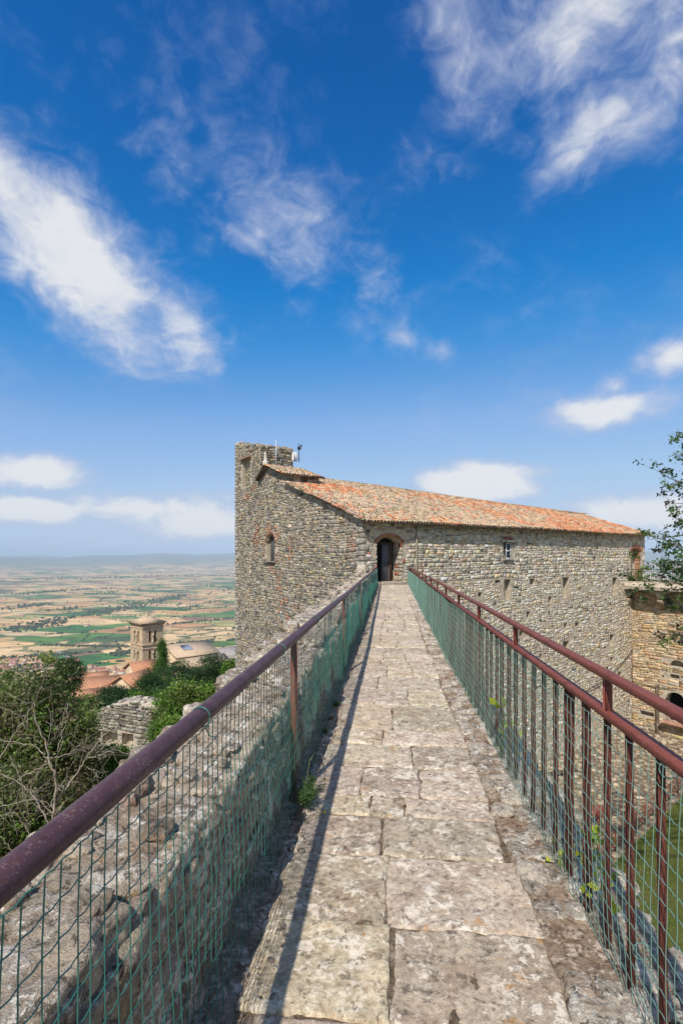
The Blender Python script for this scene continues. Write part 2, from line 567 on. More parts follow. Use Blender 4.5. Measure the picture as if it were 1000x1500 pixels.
def metal_mat(name, base, speck, rough, speck_amt, sc=1.0):
    m, nt, b = new_mat(name, rough, 0.22)
    p = pos(nt)
    n1 = noise(nt, p, 14 * sc, 5, 0.65)
    n2 = noise(nt, p, 170 * sc, 3, 0.6)
    n3 = noise(nt, p, 60 * sc, 4, 0.7)
    c = mixc(nt, smooth01(nt, n1, 0.35, 0.7), base, tuple(x * 1.2 for x in base))
    c = mixc(nt, mth(nt, 'MULTIPLY', smooth01(nt, mth(nt, 'ADD', n2, mth(nt, 'MULTIPLY', n1, 0.35)), 0.78, 0.86), speck_amt), c, speck)
    c = mixc(nt, mth(nt, 'MULTIPLY', smooth01(nt, n3, 0.58, 0.66), 0.5), c, (0.17, 0.070, 0.032))
    c = mixc(nt, mth(nt, 'MULTIPLY', smooth01(nt, noise(nt, p, 5 * sc, 7, 0.75), 0.56, 0.62), 0.5), c, tuple(x * 0.55 for x in base))
    nt.links.new(c, b.inputs['Base Color'])
    r = mth(nt, 'MULTIPLY_ADD', n3, 0.35, rough - 0.15)
    nt.links.new(r, b.inputs['Roughness'])
    bump(nt, b, mth(nt, 'ADD', n2, n3), 0.25, 0.002)
    return m


M_PIPE = metal_mat('worn_purple_brown_pipe', (0.080, 0.040, 0.046), (0.30, 0.24, 0.21), 0.40, 0.55)
M_POST = metal_mat('rust_red_post', (0.17, 0.048, 0.028), (0.30, 0.22, 0.18), 0.55, 0.4)
M_RED = metal_mat('oxide_red_paint', (0.185, 0.052, 0.034), (0.36, 0.26, 0.20), 0.52, 0.45)
M_BAR = metal_mat('dark_rusted_bar', (0.095, 0.030, 0.020), (0.22, 0.13, 0.09), 0.6, 0.35)
mw, ntw, bw = new_mat('green_coated_wire', 0.32, 0.5)
bw.inputs['Base Color'].default_value = (0.035, 0.17, 0.135, 1)
M_WIRE = mw
mw, ntw, bw = new_mat('faded_green_wire', 0.35, 0.5)
bw.inputs['Base Color'].default_value = (0.17, 0.31, 0.255, 1)
M_WIRE2 = mw
M_IRON = plain('dark_iron', (0.035, 0.03, 0.028), 0.55, 0.4)
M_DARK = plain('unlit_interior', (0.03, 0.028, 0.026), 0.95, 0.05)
M_DOOR = plain('blue_grey_door_paint', (0.13, 0.145, 0.17), 0.55, 0.3, 0.3, 5)
M_WOOD = plain('old_brown_timber', (0.11, 0.075, 0.05), 0.8, 0.2, 0.4, 12)
M_SHUT = plain('pale_window_paint', (0.50, 0.53, 0.55), 0.6)
M_LEAD = plain('grey_painted_metal', (0.42, 0.44, 0.46), 0.5)
mg, ntg, bg_ = new_mat('window_glass', 0.08, 0.5)
bg_.inputs['Base Color'].default_value = (0.03, 0.04, 0.05, 1)
M_GLASS = mg


def leaf_mat(name, tr=0.32):
    m, nt, b = new_mat(name, 0.5, 0.3)
    a = attr(nt)
    nt.links.new(a, b.inputs['Base Color'])
    t = node(nt, 'ShaderNodeBsdfTranslucent', {'Color': mixc(nt, 1.0, a, (1.5, 1.6, 0.7), 'MULTIPLY')})
    mx_ = node(nt, 'ShaderNodeMixShader', {0: tr, 1: b.outputs[0], 2: t.outputs[0]})
    nt.links.new(mx_.outputs[0], nt.nodes['Material Output'].inputs[0])
    return m


M_LEAF = leaf_mat('foliage')
M_BARK = plain('bark', (0.15, 0.125, 0.10), 0.9, 0.1, 0.4, 9, bstr=0.6)
M_TWIG = lichen_stone('pale_dead_twig', (0.34, 0.30, 0.245), 2.0, 0.3, 0.3, 0.8, 0.4, 0.004)
M_PLASTER = plain('tan_plaster', (0.55, 0.42, 0.28), 0.9, 0.1, 0.25, 1.2)
M_FARSTONE = lichen_stone('pale_town_stone', (0.56, 0.43, 0.29), 0.35, 0.4, 0.4, 0.1, 0.3, 0.03)
M_FARROOF = lichen_stone('orange_roof_tiles', (0.50, 0.25, 0.145), 0.5, 0.4, 0.4, 0.2, 0.3, 0.03, (0.58, 0.43, 0.31))
M_FARROOF2 = lichen_stone('pale_roof_tiles', (0.56, 0.43, 0.30), 0.5, 0.35, 0.3, 0.1, 0.3, 0.03, (0.6, 0.52, 0.41))

# ------------------------------------------------------------------ terrain
COURT_Z = -11.8
PLAIN_Z = -402.0


def sstep(x, a, b):
    t = np.clip((x - a) / (b - a), 0, 1)
    return t * t * (3 - 2 * t)


def terrain_z(x, y):
    x, y = np.asarray(x, float), np.asarray(y, float)
    r = np.hypot(x, y)
    p = np.stack([x, y, 0 * x], -1)
    zl = -7.5 - 0.272 * np.maximum(0, r - 12) + 0.5 * vn(p, 0.12) * sstep(r, 10, 30)
    zr = COURT_Z - 0.12 - 0.272 * np.maximum(0, r - 75)
    w = 1.0 + 0.35 * np.maximum(0, r - 45)
    z = zl + (zr - zl) * sstep(x / w, -1, 1)
    z = np.maximum(z, PLAIN_Z - 60)
    z = z + (PLAIN_Z - z) * sstep(r, 1250, 1600)
    far = sstep(r, 13500, 23000)
    hz = 430 + 170 * fbm(p, 1 / 5200.0, 4) + 60 * fbm(p + 31, 1 / 1500.0, 3)
    mid = sstep(r, 7000, 12000) * 30 * (1 + fbm(p + 5, 1 / 1800.0, 3))
    return z + far * np.maximum(hz, 120) + mid


rad = np.concatenate([np.linspace(0.5, 60, 48), np.geomspace(64, 31000, 120)])
NA = 320
ang = np.linspace(0, 2 * np.pi, NA, endpoint=False)
gx = rad[:, None] * np.cos(ang)
gy = rad[:, None] * np.sin(ang)
gv = np.stack([gx, gy, terrain_z(gx, gy)], -1).reshape(-1, 3)
i, j = np.meshgrid(np.arange(len(rad) - 1), np.arange(NA), indexing='ij')
gq = np.stack([i * NA + j, (i + 1) * NA + j, (i + 1) * NA + (j + 1) % NA, i * NA + (j + 1) % NA], -1).reshape(-1, 4)

m, nt, b = new_mat('valley_fields_and_slope', 0.95, 0.1)
p = pos(nt)


def field_cells(rot, sx, sy, off, warp=60.0):
    mp = node(nt, 'ShaderNodeMapping', {'Vector': p, 'Location': (off, off * 0.7, 0), 'Rotation': (0, 0, math.radians(rot)), 'Scale': (1 / sx, 1 / sy, 0)})
    return node(nt, 'ShaderNodeTexVoronoi', {'Vector': mp.outputs[0], 'Scale': 1.0, 'Randomness': 0.85}, distance='CHEBYCHEV')


PAL = [(0.0, (0.60, 0.355, 0.15)), (0.13, (0.66, 0.435, 0.21)), (0.27, (0.48, 0.265, 0.125)), (0.34, (0.68, 0.475, 0.25)), (0.48, (0.10, 0.20, 0.04)),
       (0.55, (0.58, 0.41, 0.21)), (0.70, (0.05, 0.15, 0.035)), (0.77, (0.38, 0.34, 0.12)), (0.85, (0.27, 0.16, 0.10)), (0.91, (0.60, 0.44, 0.25)), (0.96, (0.14, 0.23, 0.06))]
va = field_cells(24, 330, 190, 13)
vb = field_cells(24 + 90, 380, 200, 57)
ca_ = ramp(nt, node(nt, 'ShaderNodeSeparateColor', {0: va.outputs['Color']}).outputs[0], PAL, 'CONSTANT')
cb_ = ramp(nt, node(nt, 'ShaderNodeSeparateColor', {0: vb.outputs['Color']}).outputs[0], PAL, 'CONSTANT')
sel = mth(nt, 'GREATER_THAN', noise(nt, p, 1 / 900.0, 2, 0.5), 0.5)
cf = mixc(nt, sel, ca_, cb_)
vs = field_cells(24, 120, 48, 91)                 # strips and parcels inside each field
cf = mixc(nt, 0.85, cf, ramp(nt, node(nt, 'ShaderNodeSeparateColor', {0: vs.outputs['Color']}).outputs[0], [(0.0, (0.70, 0.68, 0.62)), (0.35, (1.0, 0.98, 0.95)), (0.7, (1.14, 1.12, 1.08)), (0.9, (0.85, 0.92, 0.8))], 'CONSTANT'), 'MULTIPLY')
cf = mixc(nt, 0.5, cf, ramp(nt, noise(nt, p, 1 / 40.0, 4, 0.6), [(0.3, 0.78), (0.7, 1.2)]), 'MULTIPLY')
# lanes and hedges between the fields
ve = node(nt, 'ShaderNodeTexVoronoi', {'Vector': va.inputs['Vector'].links[0].from_socket, 'Scale': 1.0, 'Randomness': 0.85}, distance='CHEBYCHEV', feature='F2')
hedge = mth(nt, 'LESS_THAN', mth(nt, 'SUBTRACT', ve.outputs['Distance'], va.outputs['Distance']), 0.05)
hedge = mth(nt, 'MULTIPLY', hedge, mth(nt, 'SUBTRACT', 1.0, sel))
cf = mixc(nt, mth(nt, 'MULTIPLY', hedge, 0.75), cf, (0.10, 0.13, 0.05))
wood = smooth01(nt, noise(nt, p, 1 / 700.0, 7, 0.62, 0.4), 0.565, 0.60)
cf = mixc(nt, mth(nt, 'MULTIPLY', wood, 0.85), cf, (0.055, 0.085, 0.035))
rp = node(nt, 'ShaderNodeVectorMath', {0: p}, operation='LENGTH').outputs['Value']
slope_c = mixc(nt, noise(nt, p, 0.35, 6, 0.65), (0.05, 0.06, 0.025), (0.17, 0.16, 0.075))
c = mixc(nt, smooth01(nt, rp, 1350, 1600), slope_c, cf)
hillc = mixc(nt, noise(nt, p, 1 / 900.0, 6, 0.6), (0.06, 0.10, 0.05), (0.26, 0.24, 0.13))
c = mixc(nt, smooth01(nt, rp, 14500, 19000), c, hillc)
nt.links.new(c, b.inputs['Base Color'])
ground = link('terrain', make_mesh('terrain', gv, [gq], smooth=True), m)
ground['kind'] = 'structure'
ground['label'] = 'hillside falling away to a patchwork valley of fields and far hills'

# ---- courtyard floor and lawn
m, nt, b = new_mat('stony_courtyard_earth', 0.95, 0.1)
p = pos(nt)
c = mixc(nt, noise(nt, p, 0.7, 6, 0.65), (0.26, 0.20, 0.135), (0.46, 0.37, 0.26))
vst = node(nt, 'ShaderNodeTexVoronoi', {'Vector': p, 'Scale': 3.2})
c = mixc(nt, smooth01(nt, vst.outputs['Distance'], 0.30, 0.5), c, (0.16, 0.12, 0.085))
nt.links.new(c, b.inputs['Base Color'])
bump(nt, b, mth(nt, 'SUBTRACT', noise(nt, p, 5, 5, 0.6), vst.outputs['Distance']), 0.8, 0.08)
mb = MB()
mb.add([W(2, -14, COURT_Z), W(55, -14, COURT_Z), W(55, 62, COURT_Z), W(2, 62, COURT_Z)], [(0, 1, 2, 3)])
cy = mb.build('courtyard_ground', m)
tag(cy, 'pale stony courtyard earth below the rampart', kind='structure')

m, nt, b = new_mat('mown_grass', 0.9, 0.15)
p = pos(nt)
g1 = noise(nt, p, 0.5, 5, 0.6)
g2 = noise(nt, p, 22, 4, 0.7)
c = mixc(nt, g1, (0.085, 0.13, 0.026), (0.22, 0.225, 0.075))
c = mixc(nt, mth(nt, 'MULTIPLY', smooth01(nt, noise(nt, p, 1.3, 6, 0.7), 0.52, 0.66), 0.6), c, (0.27, 0.22, 0.10))
c = mixc(nt, 0.8, c, ramp(nt, g2, [(0.3, 0.55), (0.7, 1.4)]), 'MULTIPLY')
nt.links.new(c, b.inputs['Base Color'])
bump(nt, b, g2, 1.0, 0.05)
LZ = COURT_Z + 0.03
L0, L1 = np.array([5.0, 16.3]), np.array([32.0, 39.8])
mb = MB()
mb.prism([W(L0[0], L0[1], COURT_Z - .05), W(6, -13, COURT_Z - .05), W(54, -13, COURT_Z - .05), W(54, 39.8, COURT_Z - .05), W(L1[0], L1[1], COURT_Z - .05)], (0, 0, 0.08))
lw = mb.build('lawn', m)
tag(lw, 'mown green lawn in the courtyard below the rampart', kind='structure')
# grass blades along the visible lawn
gr = np.random.default_rng(3)
n = 26000
t = gr.random(n)
q = gr.random(n) ** 1.4
lat = L0[0] + (L1[0] - L0[0]) * (0.15 + 0.6 * t) + q * 7.0
dep = L0[1] + (L1[1] - L0[1]) * (0.15 + 0.6 * t) - q * 9.0
bp = np.stack([lat * CT - dep * ST, lat * ST + dep * CT, np.full(n, LZ)], -1)
a = gr.random(n) * 6.283
h = gr.uniform(0.05, 0.13, n)
wv = np.stack([np.cos(a), np.sin(a), 0 * a], -1) * 0.012
tip = np.stack([gr.normal(0, .03, n), gr.normal(0, .03, n), h], -1)
V = np.stack([bp - wv, bp + wv, bp + tip], 1)
base = np.array([0.125, 0.19, 0.035])
cc = base * gr.uniform(0.6, 1.5, (n, 1)) + gr.uniform(0, 0.05, (n, 1)) * [1, .7, .1]
go = part('grass', V.reshape(-1, 3), [np.arange(n * 3).reshape(-1, 3)], M_LEAF, None, np.repeat(cc, 3, 0))
tag(go, 'short grass blades over the courtyard lawn', 'grass', kind='stuff')


# ------------------------------------------------------------------ rampart and its walkway
def fz(Y):
    return 0.18 * sstep(np.asarray(Y, float), 7, 25)


RY0, RY1 = -3.0, 26.3
OB = W(1.0, 25.0, 0)[:2]                       # the building's near corner (plan)
UD = W(0.82, 0.573, 0)[:2]
UD = UD / np.linalg.norm(UD)
VD = np.array([-UD[1], UD[0]])                 # away from the camera


def uvz(u, v, z):
    q = OB + UD * u + VD * v
    return np.array([q[0], q[1], z])


U3 = np.array([UD[0], UD[1], 0])
V3 = np.array([VD[0], VD[1], 0])
Z3 = np.array([0., 0., 1.])


def v_of(x, y):
    return (x - OB[0]) * VD[0] + (y - OB[1]) * VD[1]


ys = np.concatenate([np.arange(RY0, 0.8, 0.15), np.arange(0.8, 7, 0.028), np.arange(7, RY1, 0.07)])
xs = np.concatenate([np.linspace(-1.28, -0.74, 5), np.arange(-0.70, 1.12, 0.034)])
X, Y = np.meshgrid(xs, ys, indexing='ij')
P3 = np.stack([X, Y, 0 * X], -1)
edge = np.maximum(0, X - 0.93)
Zt = fz(Y) - 0.015 + 0.006 * fbm(P3, 9, 3) + 0.005 * vn(P3, 31) + np.where(X > 0.635, 0.012 + 0.008 * fbm(P3, 6, 3), 0) + np.where(X < -0.54, 0.006, 0) - 0.35 * edge
Xj = X + np.where(X > 0.95, 0.05 * fbm(P3 + 3, 3.1, 3), 0)
top = np.stack([Xj, Y, Zt], -1)
nx, ny = top.shape[:2]
V = top.reshape(-1, 3)
Q = grid_faces(nx, ny)
# skirt: drop the rim to the ground
rim = np.concatenate([np.arange(ny), (np.arange(nx) * ny + ny - 1)[1:], ((nx - 1) * ny + np.arange(ny))[::-1][1:], (np.arange(nx) * ny)[::-1][1:-1]])
lo = V[rim].copy()
lo[:, 2] = -14.0
lo[:, 0] += np.where(lo[:, 0] > 0, -0.12, -0.25)
k = len(V)
R = len(rim)
Qs = np.array([(rim[a], rim[(a + 1) % R], k + (a + 1) % R, k + a) for a in range(R)])
ramp_o = part('rampart_walkway', np.concatenate([V, lo]), [Q, Qs], M_DIRT, None, smooth=True)
tag(ramp_o, 'narrow stone rampart walkway leading to the arched door', kind='structure')
ROOT_R = ramp_o

SR = np.random.default_rng(11)


def slab_cols(k):
    base = np.array([0.53, 0.445, 0.342])
    return np.clip(base * k.uniform(0.84, 1.14) * np.array([1, k.uniform(.97, 1.03), k.uniform(.93, 1.05)]), .05, .7)


rows = [0.2, 0.75, 1.25, 1.765, 2.23, 2.75, 3.16, 3.43, 3.90, 4.38, 4.76, 5.56, 6.2, 6.85, 7.55]
while rows[-1] < 25.6:
    rows.append(rows[-1] + SR.uniform(0.32, 0.72))
joints = {3: [0.0], 4: [-0.015], 5: [-0.055], 6: [-0.13, 0.09], 7: [-0.206, 0.204], 8: [0.17], 9: [-0.07], 10: [0.02], 11: [0.195], 12: [-0.16], 13: [-0.05, .3]}
for r in range(len(rows) - 1):
    y0, y1 = rows[r], rows[r + 1]
    xl = -0.52 + SR.uniform(-0.05, 0.05)
    xr = 0.632 + SR.uniform(-0.022, 0.016) + 0.001 * y0
    js = joints.get(r)
    if js is None:
        js = [SR.uniform(-0.2, 0.3)] if SR.random() < 0.6 else [SR.uniform(-0.22, 0.0), SR.uniform(0.12, 0.35)]
    cuts = [xl] + list(js) + [xr]
    for a in range(len(cuts) - 1):
        x0, x1 = cuts[a], cuts[a + 1]
        if v_of((x0 + x1) / 2, y1) > -0.02:
            continue
        st = 0.022 if y0 < 4 else (0.035 if y0 < 8 else 0.09)
        nx = max(4, int((x1 - x0) / st))
        ny = max(4, int((y1 - y0) / st))
        g = SR.uniform(0.002, 0.007)
        tx = np.concatenate([[0, 0.0], np.linspace(0, 1, nx)[1:-1], [1, 1.0]])
        ty = np.concatenate([[0, 0.0], np.linspace(0, 1, ny)[1:-1], [1, 1.0]])
        tx[1], tx[-2] = 0.35 / nx, 1 - 0.35 / nx
        ty[1], ty[-2] = 0.35 / ny, 1 - 0.35 / ny
        TX, TY = np.meshgrid(tx, ty, indexing='ij')
        X = x0 + g + (x1 - x0 - 2 * g) * TX
        Y = y0 + g + (y1 - y0 - 2 * g) * TY
        P3 = np.stack([X, Y, 0 * X + r * 3.1 + a], -1)
        ej = np.minimum(np.minimum(TX, 1 - TX) * (x1 - x0), np.minimum(TY, 1 - TY) * (y1 - y0))
        wj = np.clip(1 - ej / 0.06, 0, 1)
        X2 = X + wj * 0.013 * fbm(P3 + 9, 10, 4)
        Y2 = Y + wj * 0.013 * fbm(P3 + 21, 10, 4)
        lvl = SR.uniform(-0.004, 0.005)
        tilt = SR.uniform(-0.010, 0.010)
        Zs = fz(Y) + lvl + tilt * (TX - .5) + 0.006 * fbm(P3, 7, 3) + 0.003 * vn(P3, 40) - 0.006 * np.exp(-ej / 0.008) * (1 + 0.9 * vn(P3, 25))
        Vt = np.stack([X2, Y2, Zs], -1)
        a_, b_ = Vt.shape[:2]
        V = Vt.reshape(-1, 3)
        Q = grid_faces(a_, b_)
        rim = np.concatenate([np.arange(b_), (np.arange(a_) * b_ + b_ - 1)[1:], ((a_ - 1) * b_ + np.arange(b_))[::-1][1:], (np.arange(a_) * b_)[::-1][1:-1]])
        lo = V[rim].copy()
        lo[:, 2] -= 0.06
        R = len(rim)
        Qs = np.array([(rim[q], rim[(q + 1) % R], len(V) + (q + 1) % R, len(V) + q) for q in range(R)])
        part('paving_slab', np.concatenate([V, lo]), [Q, Qs], M_SLAB, ROOT_R, np.tile(slab_cols(SR), (len(V) + R, 1)), True)

# irregular stones bedded along the right edge and the ledge beyond the railing
rk = []
rc = []
Y = 1.0
while Y < 25.5:
    step = SR.uniform(0.09, 0.19)
    xx = 0.645
    while xx < 1.16:
        w = SR.uniform(0.07, 0.17)
        cx_ = xx + w / 2
        zz = float(fz(Y)) - 0.018 + SR.uniform(-0.010, 0.010) - 0.35 * max(0, cx_ - 0.93)
        if v_of(cx_, Y) < -0.1 and SR.random() < 0.8:
            an = SR.uniform(-0.5, 0.5)
            Xa = np.array([math.cos(an), math.sin(an), -0.25 * max(0, cx_ - .85) * 4])
            Ya = np.array([-math.sin(an), math.cos(an), 0])
            v_, q_ = rock((cx_, Y + SR.uniform(-.04, .04), zz), (w * SR.uniform(.95, 1.25), step * SR.uniform(1.0, 1.35), SR.uniform(0.05, 0.075)), 8 if Y < 4 else 5, 0.26, 3.2, SR.uniform(0, 99), Xa, Ya, freq=1.4, grit=.008)
            rk.append((v_, q_, np.clip(np.array([0.54, 0.47, 0.38]) * SR.uniform(0.72, 1.22), .05, .7)))
        xx += w
    Y += step
for (v_, q_, c_) in rk[:290]:
    part('edge_stone', v_, [q_], M_ROUGH, ROOT_R, np.tile(c_, (len(v_), 1)), True)
if len(rk) > 290:
    V, Q, C, n0 = [], [], [], 0
    for (v_, q_, c_) in rk[290:]:
        V.append(v_); Q.append(q_ + n0); C.append(np.tile(c_, (len(v_), 1))); n0 += len(v_)
    part('edge_stone_bedding', np.concatenate(V), [np.concatenate(Q)], M_ROUGH, ROOT_R, np.concatenate(C), True, 'stuff')
# pebbles in the dirt strip on the left
V, Q, C, n0 = [], [], [], 0
for q in range(260):
    Y = 1.0 + 16 * SR.random() ** 1.6
    x = SR.uniform(-0.66, -0.40)
    s = SR.uniform(0.008, 0.026)
    v_, q_ = rock((x, Y, float(fz(Y)) - 0.002), (s * SR.uniform(.8, 1.6), s * SR.uniform(.8, 1.6), s * .6), 3, 0.25, 3, SR.uniform(0, 99))
    V.append(v_); Q.append(q_ + n0); C.append(np.tile(np.array([.36, .31, .25]) * SR.uniform(.5, 1.3), (len(v_), 1))); n0 += len(v_)
part('pebbles', np.concatenate(V), [np.concatenate(Q)], M_ROUGH, ROOT_R, np.concatenate(C), True, 'stuff')

def xo(Y):
    """outer edge of the parapet, which widens away from the camera"""
    return -1.11 - 0.052 * np.clip(np.asarray(Y, float) - 1.9, 0, 5)


# ------------------------------------------------------------------ parapet on the left
PAR = thing('stone_parapet', 'low rough stone parapet wall along the left side of the walkway', 'parapet wall', (-0.95, 11.0, 0))
yl = np.concatenate([np.arange(-1.5, 0.4, 0.1), np.arange(0.4, 6, 0.03), np.arange(6, 25.2, 0.08)])
prof = []
for t in np.linspace(0, 1, 16):
    prof.append((-0.700, -0.03 + 0.63 * t))
for t in np.linspace(0, 1, 17)[1:]:
    prof.append((-0.700 - 0.41 * t, 0.60))
for t in np.linspace(0, 1, 8)[1:]:
    prof.append((-1.11 - 0.1 * t, 0.60 - 3.2 * t))
prof = np.array(prof)
PXs, YY = np.meshgrid(prof[:, 0], yl, indexing='ij')
PZs = np.repeat(prof[:, 1][:, None], len(yl), 1)
PXs = np.where(PXs < -0.7, -0.7 + (PXs + 0.7) * (xo(YY) + 0.7) / -0.41, PXs)
P3 = np.stack([PXs, YY, PZs], -1)
d = 0.022 * fbm(P3, 5, 3) + 0.014 * vn(P3, 22)
V = P3.copy()
V[..., 2] += d * 1.3 + fz(YY) * 0.8 + 0.02 * vn(P3 * [0, 1, 0], 0.8)
V[..., 0] += d
nx, ny = V.shape[:2]
part('mortar_core', V.reshape(-1, 3), [grid_faces(nx, ny)], M_MORTAR, PAR, smooth=True)

pc = []


def pstone(name, c, size, n, rough, power, X=(1, 0, 0), Y=(0, 1, 0), Z=(0, 0, 1), tone=None):
    v_, q_ = rock(c, size, n, rough, power, SR.uniform(0, 99), X, Y, Z, 1.2, grit=min(.028, .2 * min(size)))
    col = (tone if tone is not None else np.array([0.47, 0.395, 0.305])) * SR.uniform(0.75, 1.2)
    part(name, v_, [q_], M_ROUGH, PAR, np.tile(np.clip(col, 0.03, .7), (len(v_), 1)), True)


# top stones: broad flat blocks bedded in the mortar
Y = 0.2
while Y < 24.4:
    L = SR.uniform(0.28, 0.7)
    n = 18 if Y < 4 else (9 if Y < 10 else 5)
    zt = 0.60 + float(fz(Y)) * 0.8
    parts_x = [(float(xo(Y)), -0.70)] if SR.random() < 0.4 else [(float(xo(Y)), SR.uniform(-0.98, -0.85)), (None, -0.70)]
    prev = None
    for (xa, xb) in parts_x:
        xa = prev if xa is None else xa
        prev = xb
        th = SR.uniform(0.14, 0.2)
        zz = zt - th * 0.5 + SR.uniform(0.045, 0.075) + (SR.uniform(-0.02, 0.06) if Y > 3 and xa < -1.05 else 0)
        an = SR.uniform(-0.09, 0.09)
        xb = xb + (SR.uniform(-0.07, 0.03) if xb > -.75 else 0)
        pstone('coping_stone', ((xa + xb) / 2, Y + L / 2, zz), (xb - xa + 0.01, L * SR.uniform(.95, 1.01), th), n, 0.07, 9.0, (math.cos(an), math.sin(an), SR.uniform(-0.04, 0.04)), (-math.sin(an), math.cos(an), SR.uniform(-.03, .03)))
    Y += L
# boulders along the outer rim
for (y, w, l, h_, tone) in [(1.58, .16, .34, .14, None), (2.02, .2, .3, .15, (0.42, .30, .23)), (2.25, .22, .3, .17, None), (2.66, .2, .34, .14, None), (3.1, .2, .3, .12, None), (3.75, .26, .42, .2, None), (4.6, .22, .4, .18, None), (5.3, .24, .5, .16, None), (6.6, .26, .6, .24, None), (7.6, .22, .5, .2, None), (9.0, .24, .6, .2, None), (10.4, .24, .7, .22, None), (12.2, .26, .7, .26, None), (14.0, .26, .8, .22, None), (16.0, .26, .8, .26, None), (18.3, .26, .9, .26, None), (20.5, .3, .9, .3, None), (22.3, .4, .9, .5, None), (23.6, .5, .8, .8, None)]:
    pstone('rim_stone', (float(xo(y)) + .03 - SR.uniform(-.02, .03), y, 0.60 + h_ * .12 + float(fz(y)) * .8), (w * .8, l * .85, h_ * .9), 12 if y < 5 else 8, 0.22, 6.5, tone=None if tone is None else np.array(tone))
# loose broken stones lying on the top
for q in range(70):
    y = 0.6 + 9 * SR.random() ** 1.5
    s = SR.uniform(0.03, 0.085)
    x = SR.uniform(float(xo(y)) + .03, -0.74)
    pstone('rubble_stone', (x, y, 0.655 + float(fz(y)) * .8), (s * SR.uniform(.8, 1.5), s * SR.uniform(.8, 1.5), s * .55), 5, 0.3, 4.0)
# facing stones on the walkway side
for (z0, z1) in ((0.0, 0.2), (0.2, 0.40), (0.40, 0.58)):
    Y = SR.uniform(0.1, 0.3)
    while Y < 24.6:
        L = SR.uniform(0.22, 0.6) if Y < 12 else SR.uniform(.5, .9)
        n = 9 if Y < 4 else (6 if Y < 10 else 4)
        zb = float(fz(Y))
        pstone('facing_stone', (-0.745 + SR.uniform(-.012, .012), Y + L / 2, zb + (z0 + z1) / 2 + SR.uniform(-.02, .02)), (0.13, L * 0.97, (z1 - z0) * SR.uniform(0.88, 1.04)), n, 0.16, 5.0, tone=np.array([0.42, 0.36, 0.28]))
        Y += L

# ------------------------------------------------------------------ the fortress building
def fac(px, py):
    r = (px - CX) / FPX
    u = (25 * r - 1.0) / (0.82 - 0.573 * r)
    return u, EYE + (HY - py) * (25 + 0.573 * u) / FPX


def gab(px, py):
    r = (px - CX) / FPX
    v = (1.0 - 25 * r) / (0.573 + 0.82 * r)
    return v, EYE + (HY - py) * (25 + 0.82 * v) / FPX


ULEN, VLEN = 28.7, 15.3
PIT = 0.352
EZ = EYE + 1.92                                 # roof plane height above the facade line (v = 0)
TV0 = 11.3                                      # tower starts here on the gable side
WB = -13.0                                      # wall foot


def ridge_v(u):
    return np.interp(u, [-1, 2.4, 2.41, 3.6, 9.6, 18, 28.7, 31], [7.6, 7.72, 9.62, 9.5, 8.54, 6.75, 5.2, 5.0])


FORT = thing('fortress_building', 'large rough stone fortress building with tiled roof and ruined tower', 'building', uvz(0, 0, WB))


def gable_top(v):
    return np.interp(v, [0, 7.6, 7.61, 10, 11.29, 11.3, 15.3], [EZ - .08, EZ - .08 + PIT * 7.6, 6.62, 7.40, 6.75, 9.03, 9.92])


def wall_skin(mb, O, A, N, a0, a1, b0, b1, holes):
    """front skin at N=0 with rectangular holes (a0,a1,b0,b1,depth) and their reveals"""
    al = sorted(set([a0, a1] + [h[0] for h in holes] + [h[1] for h in holes]))
    bl = sorted(set([b0, b1] + [h[2] for h in holes] + [h[3] for h in holes]))
    pt = lambda a, b, n=0.0: O + A * a + Z3 * b + N * n
    for i in range(len(al) - 1):
        for j in range(len(bl) - 1):
            ca, cb = (al[i] + al[i + 1]) / 2, (bl[j] + bl[j + 1]) / 2
            if any(h[0] < ca < h[1] and h[2] < cb < h[3] for h in holes):
                continue
            mb.add([pt(al[i], bl[j]), pt(al[i + 1], bl[j]), pt(al[i + 1], bl[j + 1]), pt(al[i], bl[j + 1])], [(0, 1, 2, 3)])
    for (h0, h1, g0, g1, dp) in holes:
        c = [(h0, g0), (h1, g0), (h1, g1), (h0, g1)]
        for q in range(4):
            (x0, y0), (x1, y1) = c[q], c[(q + 1) % 4]
            mb.add([pt(x0, y0), pt(x1, y1), pt(x1, y1, -dp), pt(x0, y0, -dp)], [(0, 1, 2, 3)])
        mb.add([pt(x, y, -dp) for (x, y) in c], [(0, 1, 2, 3)])


RINGT = [np.array([(q, (q + 1) % 8, 8 + (q + 1) % 8, 8 + q) for q in range(8)]), np.array([(8 + q, 8 + (q + 1) % 8, 16) for q in range(8)])]


